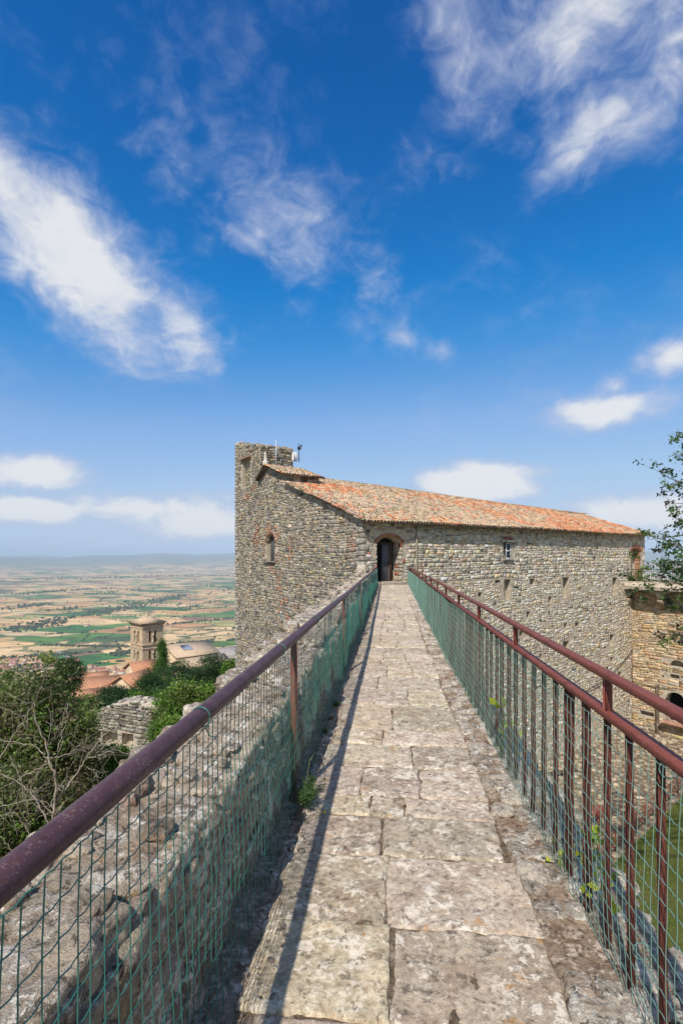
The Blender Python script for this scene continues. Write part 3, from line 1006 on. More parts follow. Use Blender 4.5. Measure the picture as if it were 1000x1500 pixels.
def masonry(O, A, N, a0, a1, b0, b1, ok, colf, seed, rh=(0.13, 0.25), rw=(0.18, 0.52), out=(0.015, 0.06), warp=0.09, gap=0.009, split=0.5):
    """coursed rubble: returns (P,17,3) stones, their colours and centres (a,b,w,h)"""
    g = np.random.default_rng(seed)
    A2 = []
    b = b0
    while b < b1 - 0.05:
        h = g.uniform(*rh)
        if b + h > b1:
            h = b1 - b
        a = a0
        first = True
        while a < a1 - 0.03:
            w = g.uniform(*rw) * (0.55 + 0.9 * h / rh[1])
            if first:
                w *= g.uniform(0.5, 1)
                first = False
            if a + w > a1 - 0.06:
                w = a1 - a
            q = g.random()
            k, k2 = g.uniform(.35, .65), g.uniform(.35, .65)
            if h > 0.17 and q < split * .45:           # two thin stones in the height of one
                A2 += [(a, b, w, h * k), (a, b + h * k, w, h * (1 - k))]
            elif h > 0.15 and q < split * .75:         # a long one over two short ones, or the reverse
                o1, o2, h1 = (b, b + h * k, h * k) if g.random() < .5 else (b + h * (1 - k), b, h * k)
                A2 += [(a, o1, w * k2, h1), (a + w * k2, o1, w * (1 - k2), h1), (a, o2, w, h - h1)]
            elif w > 0.3 and q < split:
                A2 += [(a, b, w * k2, h * g.uniform(.8, 1)), (a + w * k2, b, w * (1 - k2), h)]
            else:
                A2.append((a, b, w, h))
            a += w
        b += h
    A2 = np.array(A2)
    cx, cz, hw, hh = A2[:, 0] + A2[:, 2] / 2, A2[:, 1] + A2[:, 3] / 2, A2[:, 2] / 2 - gap * g.uniform(.4, 1.5, len(A2)), A2[:, 3] / 2 - gap * g.uniform(.4, 1.5, len(A2))
    keep = ok(cx, cz, hw, hh)
    cx, cz, hw, hh = cx[keep], cz[keep], hw[keep], hh[keep]
    P = len(cx)
    k1, k2 = g.uniform(.70, 1.0, (P, 4)), g.uniform(.80, 1.0, (P, 4))
    ra = np.stack([np.ones(P), np.ones(P), k2[:, 0], -k2[:, 1], -np.ones(P), -np.ones(P), -k2[:, 2], k2[:, 3]], 1)
    rb = np.stack([-k1[:, 0], k1[:, 1], np.ones(P), np.ones(P), k1[:, 2], -k1[:, 3], -np.ones(P), -np.ones(P)], 1)
    ra = ra * (1 + g.normal(0, .035, (P, 8)))
    rb = rb * (1 + g.normal(0, .09, (P, 8))) + ra * g.normal(0, .09, (P, 1))
    pr = g.uniform(out[0], out[1], P)
    fa, fb = ra * g.uniform(.90, .99, (P, 8)), rb * g.uniform(.85, .98, (P, 8))
    al = np.concatenate([ra, fa, np.zeros((P, 1)) + g.uniform(-.3, .3, (P, 1))], 1) * hw[:, None] + cx[:, None]
    be = np.concatenate([rb, fb, np.zeros((P, 1)) + g.uniform(-.3, .3, (P, 1))], 1) * hh[:, None] + cz[:, None]
    wq = np.stack([al, be * 0.35, 0 * al + seed], -1)
    be = be + warp * vn(wq, 0.55)
    de = np.concatenate([np.full((P, 8), -0.03), pr[:, None] * (1 + g.uniform(-.45, .25, (P, 8))), (pr * g.uniform(0.9, 1.12, P))[:, None]], 1)
    V = O + al[..., None] * A + be[..., None] * Z3 + de[..., None] * N
    return V, colf(cx, cz, g), np.stack([cx, cz, hw, hh], 1)


def clear_of(holes, m=0.03):
    def f(cx, cz, hw, hh):
        k = np.ones(len(cx), bool)
        for h in holes:
            k &= ~((cx + hw > h[0] - m) & (cx - hw < h[1] + m) & (cz + hh > h[2] - m) & (cz - hh < h[3] + m))
        return k
    return f


def pal(g, n, cols, wts, jit=0.18):
    cols = np.array(cols)
    k = g.choice(len(cols), n, p=np.array(wts) / np.sum(wts))
    return np.clip(cols[k] * (1 + g.normal(0, jit, (n, 1))) * (1 + g.normal(0, .04, (n, 3))), 0.03, 0.75)


O0 = uvz(0, 0, 0)
# ---- openings of the long facade, read off the photograph: (px0, px1, py top, py bottom, depth)
DU0, _ = fac(551, 820)
DU1, _ = fac(588, 820)
DZ0, DZ1 = 0.30, 2.60
hol = [(DU0, DU1, DZ0, DZ1, 0.75)]
rect_px = [(737, 749, 795, 819, .22), (738, 748, 849, 880, .35), (824, 833, 846, 876, .35), (897, 904, 846, 872, .35), (776, 783, 848, 856, .3), (803, 808, 874, 883, .3), (771, 776, 896, 906, .3), (824, 833, 940, 951, .35), (893, 899, 929, 946, .35), (725, 733, 850, 855, .3),
           (869, 873, 815, 821, .25), (826, 830, 914, 920, .25), (842, 848, 912, 917, .25), (894, 898, 963, 970, .25), (760, 766, 925, 932, .25), (700, 706, 868, 874, .25), (790, 794, 958, 966, .25), (868, 876, 975, 985, .3), (884, 888, 946, 950, .25), (745, 750, 975, 983, .3), (690, 697, 935, 941, .25), (905, 910, 985, 992, .25), (888, 897, 1028, 1042, .35)]
for (a, b_, t_, bt, dp) in rect_px:
    u0, zt = fac(a, t_)
    u1, zb = fac(b_, bt)
    hol.append((u0, u1, zb, zt, dp))
RD0, _ = fac(924.5, 815)
RD1, _ = fac(937.5, 815)
hol.append((RD0, RD1, -0.25, 2.25, 0.5))

mb = MB()
wall_skin(mb, O0, U3, -V3, 0, ULEN, WB, EZ - .1, hol)
# far end, back wall (plain, out of sight)
mb.add([uvz(ULEN, 0, WB), uvz(ULEN, 10.4, WB), uvz(ULEN, 10.4, EZ - .2), uvz(ULEN, 5.2, EZ + PIT * 5.2 - .1), uvz(ULEN, 0, EZ - .1)], [(0, 1, 2, 3)], [(0, 3, 4)])
mb.add([uvz(0, VLEN, WB), uvz(ULEN, 10.4, WB), uvz(ULEN, 10.4, EZ - .2), uvz(0, VLEN, EZ - .2)], [(0, 1, 2, 3)])
mb.build('wall', M_WALLMORT, FORT)

# ---- gable side
wv0, _ = gab(402.5, 800)
wv1, _ = gab(390.5, 800)
WZ0, WZ1 = gab(397, 822)[1], gab(397, 783)[1]
GH = [(wv0, wv1, WZ0, WZ1, 0.4)]
tv0, _ = gab(366.5, 690)
tv1, _ = gab(355, 690)
TZ0, TZ1 = gab(360, 713)[1], gab(360, 673)[1]
GH2 = [(tv0, tv1, TZ0, TZ1, 0.28)]
mb = MB()
wall_skin(mb, O0, V3, -U3, 0, TV0, WB, EZ - .1, GH)
sv = [0, 7.6, 7.61, 10, TV0]
tp = [uvz(0, q, float(gable_top(min(q, 11.29)))) for q in sv]
mb.add([uvz(0, TV0, EZ - .1), uvz(0, 0, EZ - .1)] + tp, [(0, 1, 2, 3), (0, 3, 4, 5)], [(0, 5, 6)])
mb.build('wall', M_WALLMORT, FORT)
mb = MB()
wall_skin(mb, O0, V3, -U3, TV0, VLEN, WB, 9.0, GH2)
TU = 2.55
mb.add([uvz(0, TV0, 9.0), uvz(0, VLEN, 9.0), uvz(0, VLEN, 9.92), uvz(0, TV0, 9.03)], [(0, 1, 2, 3)])
mb.add([uvz(0, TV0, EZ), uvz(TU, TV0, EZ), uvz(TU, TV0, 9.07), uvz(0, TV0, 9.03)], [(0, 1, 2, 3)])
mb.add([uvz(TU, TV0, EZ), uvz(TU, VLEN, EZ), uvz(TU, VLEN, 9.92), uvz(TU, TV0, 9.07)], [(0, 1, 2, 3)])
mb.add([uvz(0, VLEN, WB), uvz(TU, VLEN, WB), uvz(TU, VLEN, 9.92), uvz(0, VLEN, 9.92)], [(0, 1, 2, 3)])
mb.add([uvz(0, TV0, 9.03), uvz(TU, TV0, 9.07), uvz(TU, VLEN, 9.92), uvz(0, VLEN, 9.92)], [(0, 1, 2, 3)])
mb.build('tower', M_WALLMORT, FORT)

GREY = (0.35, 0.33, 0.285); PALE = (0.48, 0.435, 0.36); YEL = (0.45, 0.365, 0.235); DRK = (0.155, 0.145, 0.13); BRK = (0.42, 0.165, 0.095); TAN = (0.47, 0.365, 0.235)


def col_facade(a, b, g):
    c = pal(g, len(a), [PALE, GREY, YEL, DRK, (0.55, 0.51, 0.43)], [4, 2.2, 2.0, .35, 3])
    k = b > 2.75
    c[k] = pal(g, k.sum(), [GREY, PALE, YEL, DRK], [4, 3, 2, 1])  # darker stone mix paints in the shadow under the eaves
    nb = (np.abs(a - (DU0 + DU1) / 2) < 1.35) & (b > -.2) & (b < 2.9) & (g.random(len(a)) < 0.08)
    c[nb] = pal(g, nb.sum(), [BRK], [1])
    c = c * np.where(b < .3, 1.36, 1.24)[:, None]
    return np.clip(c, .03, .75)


def brick_zone(v, z):
    zone = np.zeros(len(v), bool)
    for (px, py, rx, ry) in [(397, 800, 18, 34), (400, 835, 9, 9), (409, 855, 6, 16), (411, 890, 5, 13), (431, 893, 8, 7), (420, 908, 5, 10), (376, 785, 8, 18), (418, 880, 5, 8), (362, 728, 9, 6), (372, 715, 7, 6), (515, 795, 5, 14), (540, 790, 9, 10), (425, 800, 4, 20)]:
        v0, z0 = gab(px, py)
        d0 = 25 + .82 * v0
        zone |= ((v - v0) / (rx * d0 / FPX * 1.55)) ** 2 + ((z - z0) / (ry * d0 / FPX)) ** 2 < 1
    return zone


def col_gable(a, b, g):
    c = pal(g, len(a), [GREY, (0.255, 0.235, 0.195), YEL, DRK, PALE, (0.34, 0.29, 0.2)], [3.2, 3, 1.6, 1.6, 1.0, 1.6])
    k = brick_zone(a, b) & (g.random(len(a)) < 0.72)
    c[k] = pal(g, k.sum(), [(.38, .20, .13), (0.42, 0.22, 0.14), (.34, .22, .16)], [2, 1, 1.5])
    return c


fh = clear_of(hol)
gh = clear_of(GH)
th = clear_of(GH2, 0.02)
gate_m = clear_of([(DU0 - .16, DU1 + .16, DZ1 - .55, DZ1 + .3, 0)], 0)
ok_f = lambda cx, cz, hw, hh: fh(cx, cz, hw, hh) & gate_m(cx, cz, hw, hh) & ~((cx < 3.2) & (cz < -1.5)) & (cz + hh < EZ - .08)
ok_g = lambda cx, cz, hw, hh: gh(cx, cz, hw, hh) & (cz + hh < gable_top(np.minimum(cx, 11.29)) - 0.02) & (cz + hh < gable_top(np.minimum(cx + hw, 11.29)) + 0.05)
ok_t = lambda cx, cz, hw, hh: th(cx, cz, hw, hh) & (cz + hh < gable_top(cx) + 0.06)


def emit_stones(sets, parent, single):
    V = np.concatenate([s[0] for s in sets]); C = np.concatenate([s[1] for s in sets]); D = np.concatenate([s[2] for s in sets])
    ctr = V.mean(1)
    dist = np.linalg.norm(ctr - [0, 0, EYE], axis=1)
    sc = np.sqrt(D[:, 2] * D[:, 3]) / dist
    hid = (ctr[:, 2] < 0.75 + (0.02 * dist)) & (dist < 33)
    # behind the parapet or under the walkway: seen only as far as the sight line over the rim allows
    sc = np.where(hid & (ctr[:, 0] < 1.5), sc * 0.05, sc)
    emit('stone', V, RINGT, M_WALL, parent, C, sc, single, 'rubble_masonry')


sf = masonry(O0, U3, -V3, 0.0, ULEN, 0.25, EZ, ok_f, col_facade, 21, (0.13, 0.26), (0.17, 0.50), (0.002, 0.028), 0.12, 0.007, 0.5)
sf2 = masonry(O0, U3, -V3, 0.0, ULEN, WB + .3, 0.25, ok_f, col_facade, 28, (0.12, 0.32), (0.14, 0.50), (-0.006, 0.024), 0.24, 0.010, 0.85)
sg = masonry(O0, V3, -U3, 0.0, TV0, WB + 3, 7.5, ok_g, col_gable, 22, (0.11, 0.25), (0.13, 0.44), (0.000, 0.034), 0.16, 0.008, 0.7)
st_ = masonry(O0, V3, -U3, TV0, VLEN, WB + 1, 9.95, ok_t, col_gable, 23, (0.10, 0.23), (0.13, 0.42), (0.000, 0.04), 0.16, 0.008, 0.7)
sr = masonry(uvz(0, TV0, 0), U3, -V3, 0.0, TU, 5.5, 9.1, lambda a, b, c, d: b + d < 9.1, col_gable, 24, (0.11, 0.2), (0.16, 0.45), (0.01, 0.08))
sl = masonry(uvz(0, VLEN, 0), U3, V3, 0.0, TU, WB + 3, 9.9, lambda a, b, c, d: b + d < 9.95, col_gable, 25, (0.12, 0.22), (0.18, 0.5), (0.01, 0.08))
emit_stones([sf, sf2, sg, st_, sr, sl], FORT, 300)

# quoins at the near corner and the tower's free corner; ragged stones on the tower top
for (v0, za, zb) in ((0.0, -3.0, EZ - .35), (VLEN, -9.0, 9.7)):
    z = za
    alt = 0
    while z < zb:
        h = SR.uniform(0.2, 0.32)
        lu, lv = (0.5, 0.3) if alt else (0.28, 0.52)
        alt = 1 - alt
        sgn = 1 if v0 == 0 else -1
        c = uvz(lu / 2 - .05, v0 + sgn * (lv / 2 - .05), z + h / 2)
        v_, q_ = rock(c, (lu, lv, h * .96), 4, 0.06, 8, SR.uniform(0, 99), U3, V3)
        part('quoin', v_, [q_], M_WALL, FORT, np.tile(np.array(GREY) * SR.uniform(.8, 1.35), (len(v_), 1)), False)
        z += h
for q in range(46):
    t = SR.random()
    side = q % 3
    v0 = TV0 + .1 + (VLEN - TV0 - .2) * t if side else TV0 + .15
    u0 = 0.12 if side == 1 else (TU - .15 if side == 2 else SR.uniform(.1, TU - .1))
    zt = np.interp(v0, [TV0, VLEN], [9.04, 9.92])
    s = SR.uniform(.16, .42)
    v_, q_ = rock(uvz(u0, v0, zt + SR.uniform(-.05, .05)), (s, s * SR.uniform(.7, 1.3), SR.uniform(.1, .22)), 4, 0.2, 4, SR.uniform(0, 99), U3, V3)
    part('coping_stone', v_, [q_], M_WALL, FORT, np.tile(np.array(GREY) * SR.uniform(.7, 1.3), (len(v_), 1)), False)


# ---- arched door
def arch_fill(mb, O, A, N, a0, a1, ztop, rise, depth, n=10):
    """spandrel blocks that turn the square head of an opening into a segmental arch"""
    w = a1 - a0
    z = lambda t: ztop - rise + rise * math.sqrt(max(0, 1 - (2 * t - 1) ** 2)) if rise > w * .35 else ztop - rise * (2 * t - 1) ** 2
    for q in range(n):
        t0, t1 = q / n, (q + 1) / n
        P = [O + A * (a0 + w * t) + Z3 * zz for (t, zz) in ((t0, z(t0)), (t1, z(t1)), (t1, ztop + .01), (t0, ztop + .01))]
        mb.prism(P, -N * depth)


def arch_bricks(O, A, N, a0, a1, ztop, rise, n, h, thick, parent, proud=0.03):
    w = a1 - a0
    zf = (lambda t: ztop - rise + rise * math.sqrt(max(0, 1 - (2 * t - 1) ** 2))) if rise > w * .35 else (lambda t: ztop - rise * (2 * t - 1) ** 2)
    pts = [(a0 + w * t, zf(t)) for t in np.linspace(0.0, 1.0, n + 1)]
    for q in range(n):
        (x0, z0), (x1, z1) = pts[q], pts[q + 1]
        d = np.array([x1 - x0, z1 - z0]); L = np.linalg.norm(d); d /= L
        nrm = np.array([-d[1], d[0]])
        c = np.array([(x0 + x1) / 2, (z0 + z1) / 2]) + nrm * h / 2
        D3 = A * d[0] + Z3 * d[1]
        N3 = A * nrm[0] + Z3 * nrm[1]
        b_ = MB().bbox(O + A * c[0] + Z3 * c[1] + N * (proud - thick / 2), (L * .9, h * SR.uniform(.92, 1.05), thick), D3, N3, N, .012)
        b_.build('brick', M_BRICK, parent, np.array([0.42, 0.215, 0.135]) * SR.uniform(.7, 1.3))


mb = MB()
arch_fill(mb, O0, U3, -V3, DU0, DU1, DZ1, 0.36, 0.72)
mb.build('arch', M_WALLMORT, FORT)
arch_bricks(O0, U3, -V3, DU0 - .08, DU1 + .08, DZ1 + .0, 0.36, 22, 0.19, 0.3, FORT, 0.05)
# jamb stones, so the reveal reads as masonry
for sgn, u0 in ((1, DU0), (-1, DU1)):
    z = DZ0 + .02
    while z < DZ1 - .45:
        h = SR.uniform(.16, .28)
        for dv in (0.12, 0.42):
            v_, q_ = rock(uvz(u0 - sgn * .01, dv + SR.uniform(-.03, .03), z + h / 2), (0.09, .32, h * .95), 3, 0.12, 5, SR.uniform(0, 99), U3, V3)
            part('jamb_stone', v_, [q_], M_WALL, FORT, np.tile(np.array(PALE if SR.random() < .8 else BRK) * SR.uniform(.7, 1.1), (len(v_), 1)), False)
        z += h
door = MB()
dv_ = 0.60
du = 1.94
door.bbox(uvz(du + .02, dv_, (DZ0 + 2.2) / 2), (0.46, 0.06, 2.2 - DZ0), U3, V3, Z3, .01)
leaf = door.build('door', M_DOOR, FORT)
hb = MB()
for k in range(3):
    hb.box(uvz(du - .12 + k * .13, dv_ - .036, (DZ0 + 2.2) / 2), (0.012, 0.012, 2.1 - DZ0), U3, V3, Z3)
hb.build('board_joint', M_WOOD, leaf)
hb = MB().box(uvz(du + .18, dv_ - .06, 1.25), (.03, .05, .14), U3, V3, Z3)
hb.build('handle', M_IRON, leaf)
fr = MB()
fr.bbox(uvz(du + .33, dv_ - .02, (DZ0 + 2.25) / 2), (.16, .12, 2.25 - DZ0), U3, V3, Z3)
fr.bbox(uvz(DU0 + .07, dv_ - .05, (DZ0 + 2.25) / 2), (.1, .12, 2.25 - DZ0), U3, V3, Z3)
fr.bbox(uvz((DU0 + DU1) / 2, dv_ - .02, 2.27), (DU1 - DU0 - .02, .12, .12), U3, V3, Z3)
fr.build('door_frame', M_WOOD, FORT)
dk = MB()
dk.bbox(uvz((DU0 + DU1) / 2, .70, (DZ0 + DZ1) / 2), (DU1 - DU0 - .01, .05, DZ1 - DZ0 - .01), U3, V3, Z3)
dk.build('dark_recess_panel', M_DARK, FORT)  # near-black sheet standing in for the shade behind the door leaf
stp = MB()
stp.bbox(uvz((DU0 + DU1) / 2, -.06, .17), (DU1 - DU0 + .1, .62, .26), U3, V3, Z3, .02)
stp.build('threshold_step', M_SLAB, FORT, np.array([.37, .32, .26]))

# ---- gable window: arched, brick surround, stone sill, boarded
mb = MB()
arch_fill(mb, O0, V3, -U3, wv0, wv1, WZ1, (wv1 - wv0) / 2, 0.38)
mb.build('arch', M_WALLMORT, FORT)
arch_bricks(O0, V3, -U3, wv0 - .05, wv1 + .05, WZ1 + .03, (wv1 - wv0) / 2, 14, 0.14, 0.2, FORT, 0.06)
gw = MB().bbox(O0 + V3 * (wv0 + wv1) / 2 + Z3 * (WZ0 + WZ1) / 2 + U3 * .33, (wv1 - wv0, .05, WZ1 - WZ0), V3, U3, Z3).build('window', M_WOOD, FORT)
w2 = MB()
for q in range(3):
    w2.bbox(O0 + V3 * (wv0 + (wv1 - wv0) * (q + .5) / 3) + Z3 * (WZ0 + WZ1) / 2 + U3 * .29, ((wv1 - wv0) / 3 - .02, .04, WZ1 - WZ0), V3, U3, Z3)
w2.build('shutter_board', plain('grey_shutter', (0.10, 0.105, 0.11), .7), gw)
MB().bbox(O0 + V3 * (wv0 + wv1) / 2 + Z3 * (WZ0 - .06) - U3 * .02, (wv1 - wv0 + .35, .3, .12), V3, U3, Z3, .02).build('sill', M_WALL, FORT, np.array([.2, .19, .17]))
MB().bbox(O0 + V3 * (tv0 + tv1) / 2 + Z3 * (TZ1 + .07) - U3 * .03, (tv1 - tv0 + .4, .3, .13), V3, U3, Z3, .02).build('lintel', M_BRICK, FORT, np.array([.33, .2, .13]))
inf = masonry(O0 + U3 * .27, V3, -U3, tv0, tv1, TZ0, TZ1 - .55, lambda a, b, c, d: b > -99, col_gable, 31, (.12, .2), (.15, .35), (.01, .05))
emit('infill_stone', inf[0], RINGT, M_WALL, FORT, inf[1])

# ---- facade window with frame and panes, brick lintel
h_ = hol[1]
fw = MB()
ub, ut, zb, zt = h_[0], h_[1], h_[2], h_[3]
wu0 = ub + .3
wc = lambda a, z, n: O0 + U3 * a + Z3 * z - V3 * n
for (a, z, sx, sz) in ((wu0 + .04, (zb + zt) / 2, .08, zt - zb), (ut - .04, (zb + zt) / 2, .08, zt - zb), ((wu0 + ut) / 2, zb + .04, ut - wu0, .08), ((wu0 + ut) / 2, zt - .04, ut - wu0, .08), ((wu0 + ut) / 2, (zb + zt) / 2, ut - wu0, .07)):
    fw.box(wc(a, z, -.06 + (.004 if sx > sz else 0)), (sx, .06, sz), U3, V3, Z3)
win = fw.build('window', M_SHUT, FORT)
for k in range(2):
    MB().box(wc((wu0 + ut) / 2, zb + (zt - zb) * (k + .5) / 2, -.09), (ut - wu0 - .1, .012, (zt - zb) / 2 - .09), U3, V3, Z3).build('pane', M_GLASS, win)
MB().bbox(wc((ub + ut) / 2, zt + .07, .03), (ut - ub + .55, .25, .13), U3, V3, Z3, .02).build('lintel', M_WALL, FORT, np.array([.26, .25, .23]))
for k in range(4):
    MB().bbox(wc(ub + .12 + (ut - ub - .2) * k / 3, zt + .27, .06), ((ut - ub) / 4 - .02, .12, .13), U3, V3, Z3, .012).build('brick', M_BRICK, FORT, np.array([.40, .10, .075]) * SR.uniform(.8, 1.2))
MB().bbox(wc((ub + ut) / 2, zb - .05, .03), (ut - ub + .2, .2, .1), U3, V3, Z3, .02).build('sill', M_WALL, FORT, np.array([.3, .28, .25]))
# arched brick doorway at the far end, opening on the terrace
mb = MB()
arch_fill(mb, O0, U3, -V3, RD0, RD1, 2.25, .3, .48)
mb.build('arch', M_BRICK, FORT, np.array([.36, .16, .1]))
arch_bricks(O0, U3, -V3, RD0 - .15, RD1 + .15, 2.28, .3, 12, .25, .3, FORT, .08)
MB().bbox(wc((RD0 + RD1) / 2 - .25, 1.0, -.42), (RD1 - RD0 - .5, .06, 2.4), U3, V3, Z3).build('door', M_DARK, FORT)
for sgn, u0 in ((1, RD0), (-1, RD1)):
    for k in range(9):
        MB().bbox(uvz(u0, .2, -.15 + k * .25), (.05, .42, .21), U3, V3, Z3, .015).build('jamb_brick', M_BRICK, FORT, np.array([.42, .19, .11]) * SR.uniform(.7, 1.2))
# rain pipe and a sagging cable
pu, _ = fac(608, 800)
MB().tube([uvz(pu, -.1, EZ - .3), uvz(pu, -.1, 0), uvz(pu, -.1, -6)], .04, 8).build('rain_pipe', plain('stained_pipe', (.26, .22, .17), .8), FORT, smooth=True)
cb = []
for t in np.linspace(0, 1, 14):
    u_ = 17.5 + 9.0 * t
    cb.append(uvz(u_, -.12, -7.9 + 2.2 * t - .8 * math.sin(math.pi * t)))
MB().tube(cb, .025, 5).build('cable', M_IRON, FORT)


# ------------------------------------------------------------------ tiled roofs
def tile_field(P0, A, B, N, width, length_f, seed, colf, step_a=0.205, step_b=0.34, r=0.088, L=0.45):
    """barrel tiles: A along the eave, B up the slope, N outward; returns pieces"""
    g = np.random.default_rng(seed)
    seg = 5
    th = np.linspace(0, np.pi, seg + 1)
    out, cols, key = [], [], []
    nc = int(width / step_a)
    for c in range(nc):
        for cv in (0, 1):
            a = c * step_a + (0 if cv == 0 else step_a / 2)
            ln = length_f(a)
            nr = int((ln + .1) / step_b)
            wob = g.normal(0, .012)
            for k in range(nr):
                b0 = k * step_b + g.normal(0, .015)
                aa = a + wob + g.normal(0, .008)
                tw = g.normal(0, .03)
                ro, ri = r * g.uniform(.92, 1.06), r * .80
                if cv == 0:          # cover tile, lower end wider and raised on the one below
                    ring0 = np.stack([ro * np.cos(th), 0 * th, ro * 0.85 * np.sin(th) + .045], 1)
                    ring1 = np.stack([ri * np.cos(th) + tw, 0 * th + L, ri * 0.85 * np.sin(th) + .02], 1)
                    inner = np.stack([(ro - .018) * np.cos(th), 0 * th, (ro - .018) * 0.85 * np.sin(th) + .040], 1)
                else:                # channel tile
                    ring0 = np.stack([ri * np.cos(th), 0 * th, -ri * 0.6 * np.sin(th) + .050], 1)
                    ring1 = np.stack([ro * np.cos(th) + tw, 0 * th + L, -ro * 0.6 * np.sin(th) + .035], 1)
                    inner = np.stack([ri * np.cos(th), 0 * th, -(ri + .022) * 0.6 * np.sin(th) + .046], 1)
                loc = np.concatenate([ring0, ring1, inner])
                loc[:, 0] += aa
                loc[:, 1] += b0
                loc[:, 2] += g.normal(0, .008) + .05 * float(vn(np.array([aa * .22, b0 * .3, 2.0 + seed]))) - .03
                out.append(P0 + loc[:, :1] * A + loc[:, 1:2] * B + loc[:, 2:3] * N)
                cols.append((aa, b0))
    s1 = seg + 1
    Fq = np.array([(q, q + 1, s1 + q + 1, s1 + q) for q in range(seg)] + [(2 * s1 + q, 2 * s1 + q + 1, q + 1, q) for q in range(seg)])
    ab = np.array(cols)
    return np.array(out), [Fq], colf(ab, g)


def col_tile(shift=0.0):
    def f(ab, g):
        n = len(ab)
        nz = 1.5 * fbm(np.stack([ab[:, 0], ab[:, 1] * .8, 0 * ab[:, 0] + 4], -1), .5, 4) + shift + 0.035 * (ab[:, 0] - 11)
        p = np.clip(0.50 + 0.62 * nz, .10, .93)
        a = pal(g, n, [(0.58, 0.235, 0.115), (0.64, 0.32, 0.17), (0.52, 0.17, 0.095), (0.60, 0.40, 0.25)], [3, 3, 1.2, 2.6], .13)
        b_ = pal(g, n, [(0.45, 0.365, 0.255), (0.54, 0.43, 0.31), (0.34, 0.275, 0.20), (0.58, 0.42, 0.285)], [3, 3, 1.5, 2.6], .12)
        k = (g.random(n) < p)[:, None]
        return np.where(k, a, b_)
    return f


slope = math.atan(PIT)
BU = V3 * math.cos(slope) + Z3 * math.sin(slope)
NU = -V3 * math.sin(slope) + Z3 * math.cos(slope)
OV = 0.52
e0 = uvz(-0.22, -OV, EZ - PIT * OV)
t1_ = tile_field(e0, U3, BU, NU, ULEN + .55, lambda a: (float(ridge_v(a - .22)) + OV) / math.cos(slope) - .05, 41, col_tile())
# deck under the tiles + far slope
mb = MB()
us = np.concatenate([[-.2, 1.2, 2.4], np.linspace(2.41, ULEN + .3, 26)])
for k in range(len(us) - 1):
    q = []
    for u_ in (us[k], us[k + 1]):
        rv = float(ridge_v(u_))
        q.append((u_, rv))
    (ua, ra_), (ub_, rb_) = q
    za = lambda v: EZ + PIT * v - .01
    mb.prism([uvz(ua, -OV + .05, za(-OV + .05)), uvz(ub_, -OV + .05, za(-OV + .05)), uvz(ub_, rb_, za(rb_)), uvz(ua, ra_, za(ra_))], (0, 0, -.11))
    if ua > TU:
        mb.prism([uvz(ua, ra_, za(ra_)), uvz(ub_, rb_, za(rb_)), uvz(ub_, 2 * rb_ + .4, EZ - .2), uvz(ua, 2 * ra_ + .4, EZ - .2)], (0, 0, -.11))
roof = mb.build('roof', plain('roof_deck', (.20, .15, .11), .9), FORT)
sc = 1 / np.linalg.norm(t1_[0].mean(1) - [0, 0, EYE], axis=1)
emit('roof_tile', t1_[0], t1_[1], M_TILE, roof, t1_[2], sc, 300, 'barrel_tiling', True)
# ridge tiles
rid = []
u_ = TU + .3
while u_ < ULEN + .2:
    v_r = float(ridge_v(u_))
    th_ = np.linspace(0, np.pi, 6)
    Lr = .42
    v2 = float(ridge_v(u_ + Lr))
    r0 = np.stack([uvz(u_, v_r + .14 * math.cos(t), EZ + PIT * v_r + .02 + .12 * math.sin(t)) for t in th_])
    r1 = np.stack([uvz(u_ + Lr, v2 + .12 * math.cos(t), EZ + PIT * v2 + .02 + .10 * math.sin(t)) for t in th_])
    rid.append(np.concatenate([r0, r1]))
    u_ += .36
emit('ridge_tile', np.array(rid), [np.array([(q, q + 1, 7 + q, 6 + q) for q in range(5)])], M_TILE, roof, pal(np.random.default_rng(5), len(rid), [(0.40, .34, .25), (.5, .28, .17)], [2, 1]), smooth=True)

# raised roof beside the tower
RZ, RV = 7.52, 10.0
EVr, EVz = 7.75, 6.76
sl_a = math.atan((RZ - EVz) / (RV - EVr))
B2 = V3 * math.cos(sl_a) + Z3 * math.sin(sl_a)
N2 = -V3 * math.sin(sl_a) + Z3 * math.cos(sl_a)
UL2 = 2.68
t2_ = tile_field(uvz(-.3, EVr - .35, EVz - .35 * math.tan(sl_a)), U3, B2, N2, UL2 + .3, lambda a: (RV - EVr + .35) / math.cos(sl_a), 42, col_tile(-.1))
mb = MB()
mb.prism([uvz(-.28, EVr - .33, EVz - .33 * math.tan(sl_a) - .01), uvz(UL2, EVr - .33, EVz - .33 * math.tan(sl_a) - .01), uvz(UL2, RV, RZ - .01), uvz(-.28, RV, RZ - .01)], (0, 0, -.1))
mb.prism([uvz(-.28, RV, RZ - .01), uvz(UL2, RV, RZ - .01), uvz(UL2, TV0, RZ - .78), uvz(-.28, TV0 + .05, RZ - .8)], (0, 0, -.1))
roof2 = mb.build('roof', plain('roof_deck_dark', (.10, .075, .06), .9), FORT)
emit('roof_tile', t2_[0], t2_[1], M_TILE, roof2, t2_[2], None, 300, 'barrel_tiling', True)
sl2 = math.atan(.6)
B3 = -V3 * math.cos(sl2) + Z3 * math.sin(sl2)
N3_ = V3 * math.sin(sl2) + Z3 * math.cos(sl2)
t3_ = tile_field(uvz(-.3, TV0 - .02, RZ - .77), U3, B3, N3_, .9, lambda a: 1.5, 43, col_tile(-.2))
emit('roof_tile', t3_[0], t3_[1], M_TILE, roof2, t3_[2], None, 300, 'barrel_tiling', True)
mb = MB()
wall_skin(mb, uvz(0, EVr, 0), U3, -V3, 0, UL2 - .25, EZ + 2.0, EVz - .12, [(1.05, 1.6, EVz - .52, EVz - .16, .4)])
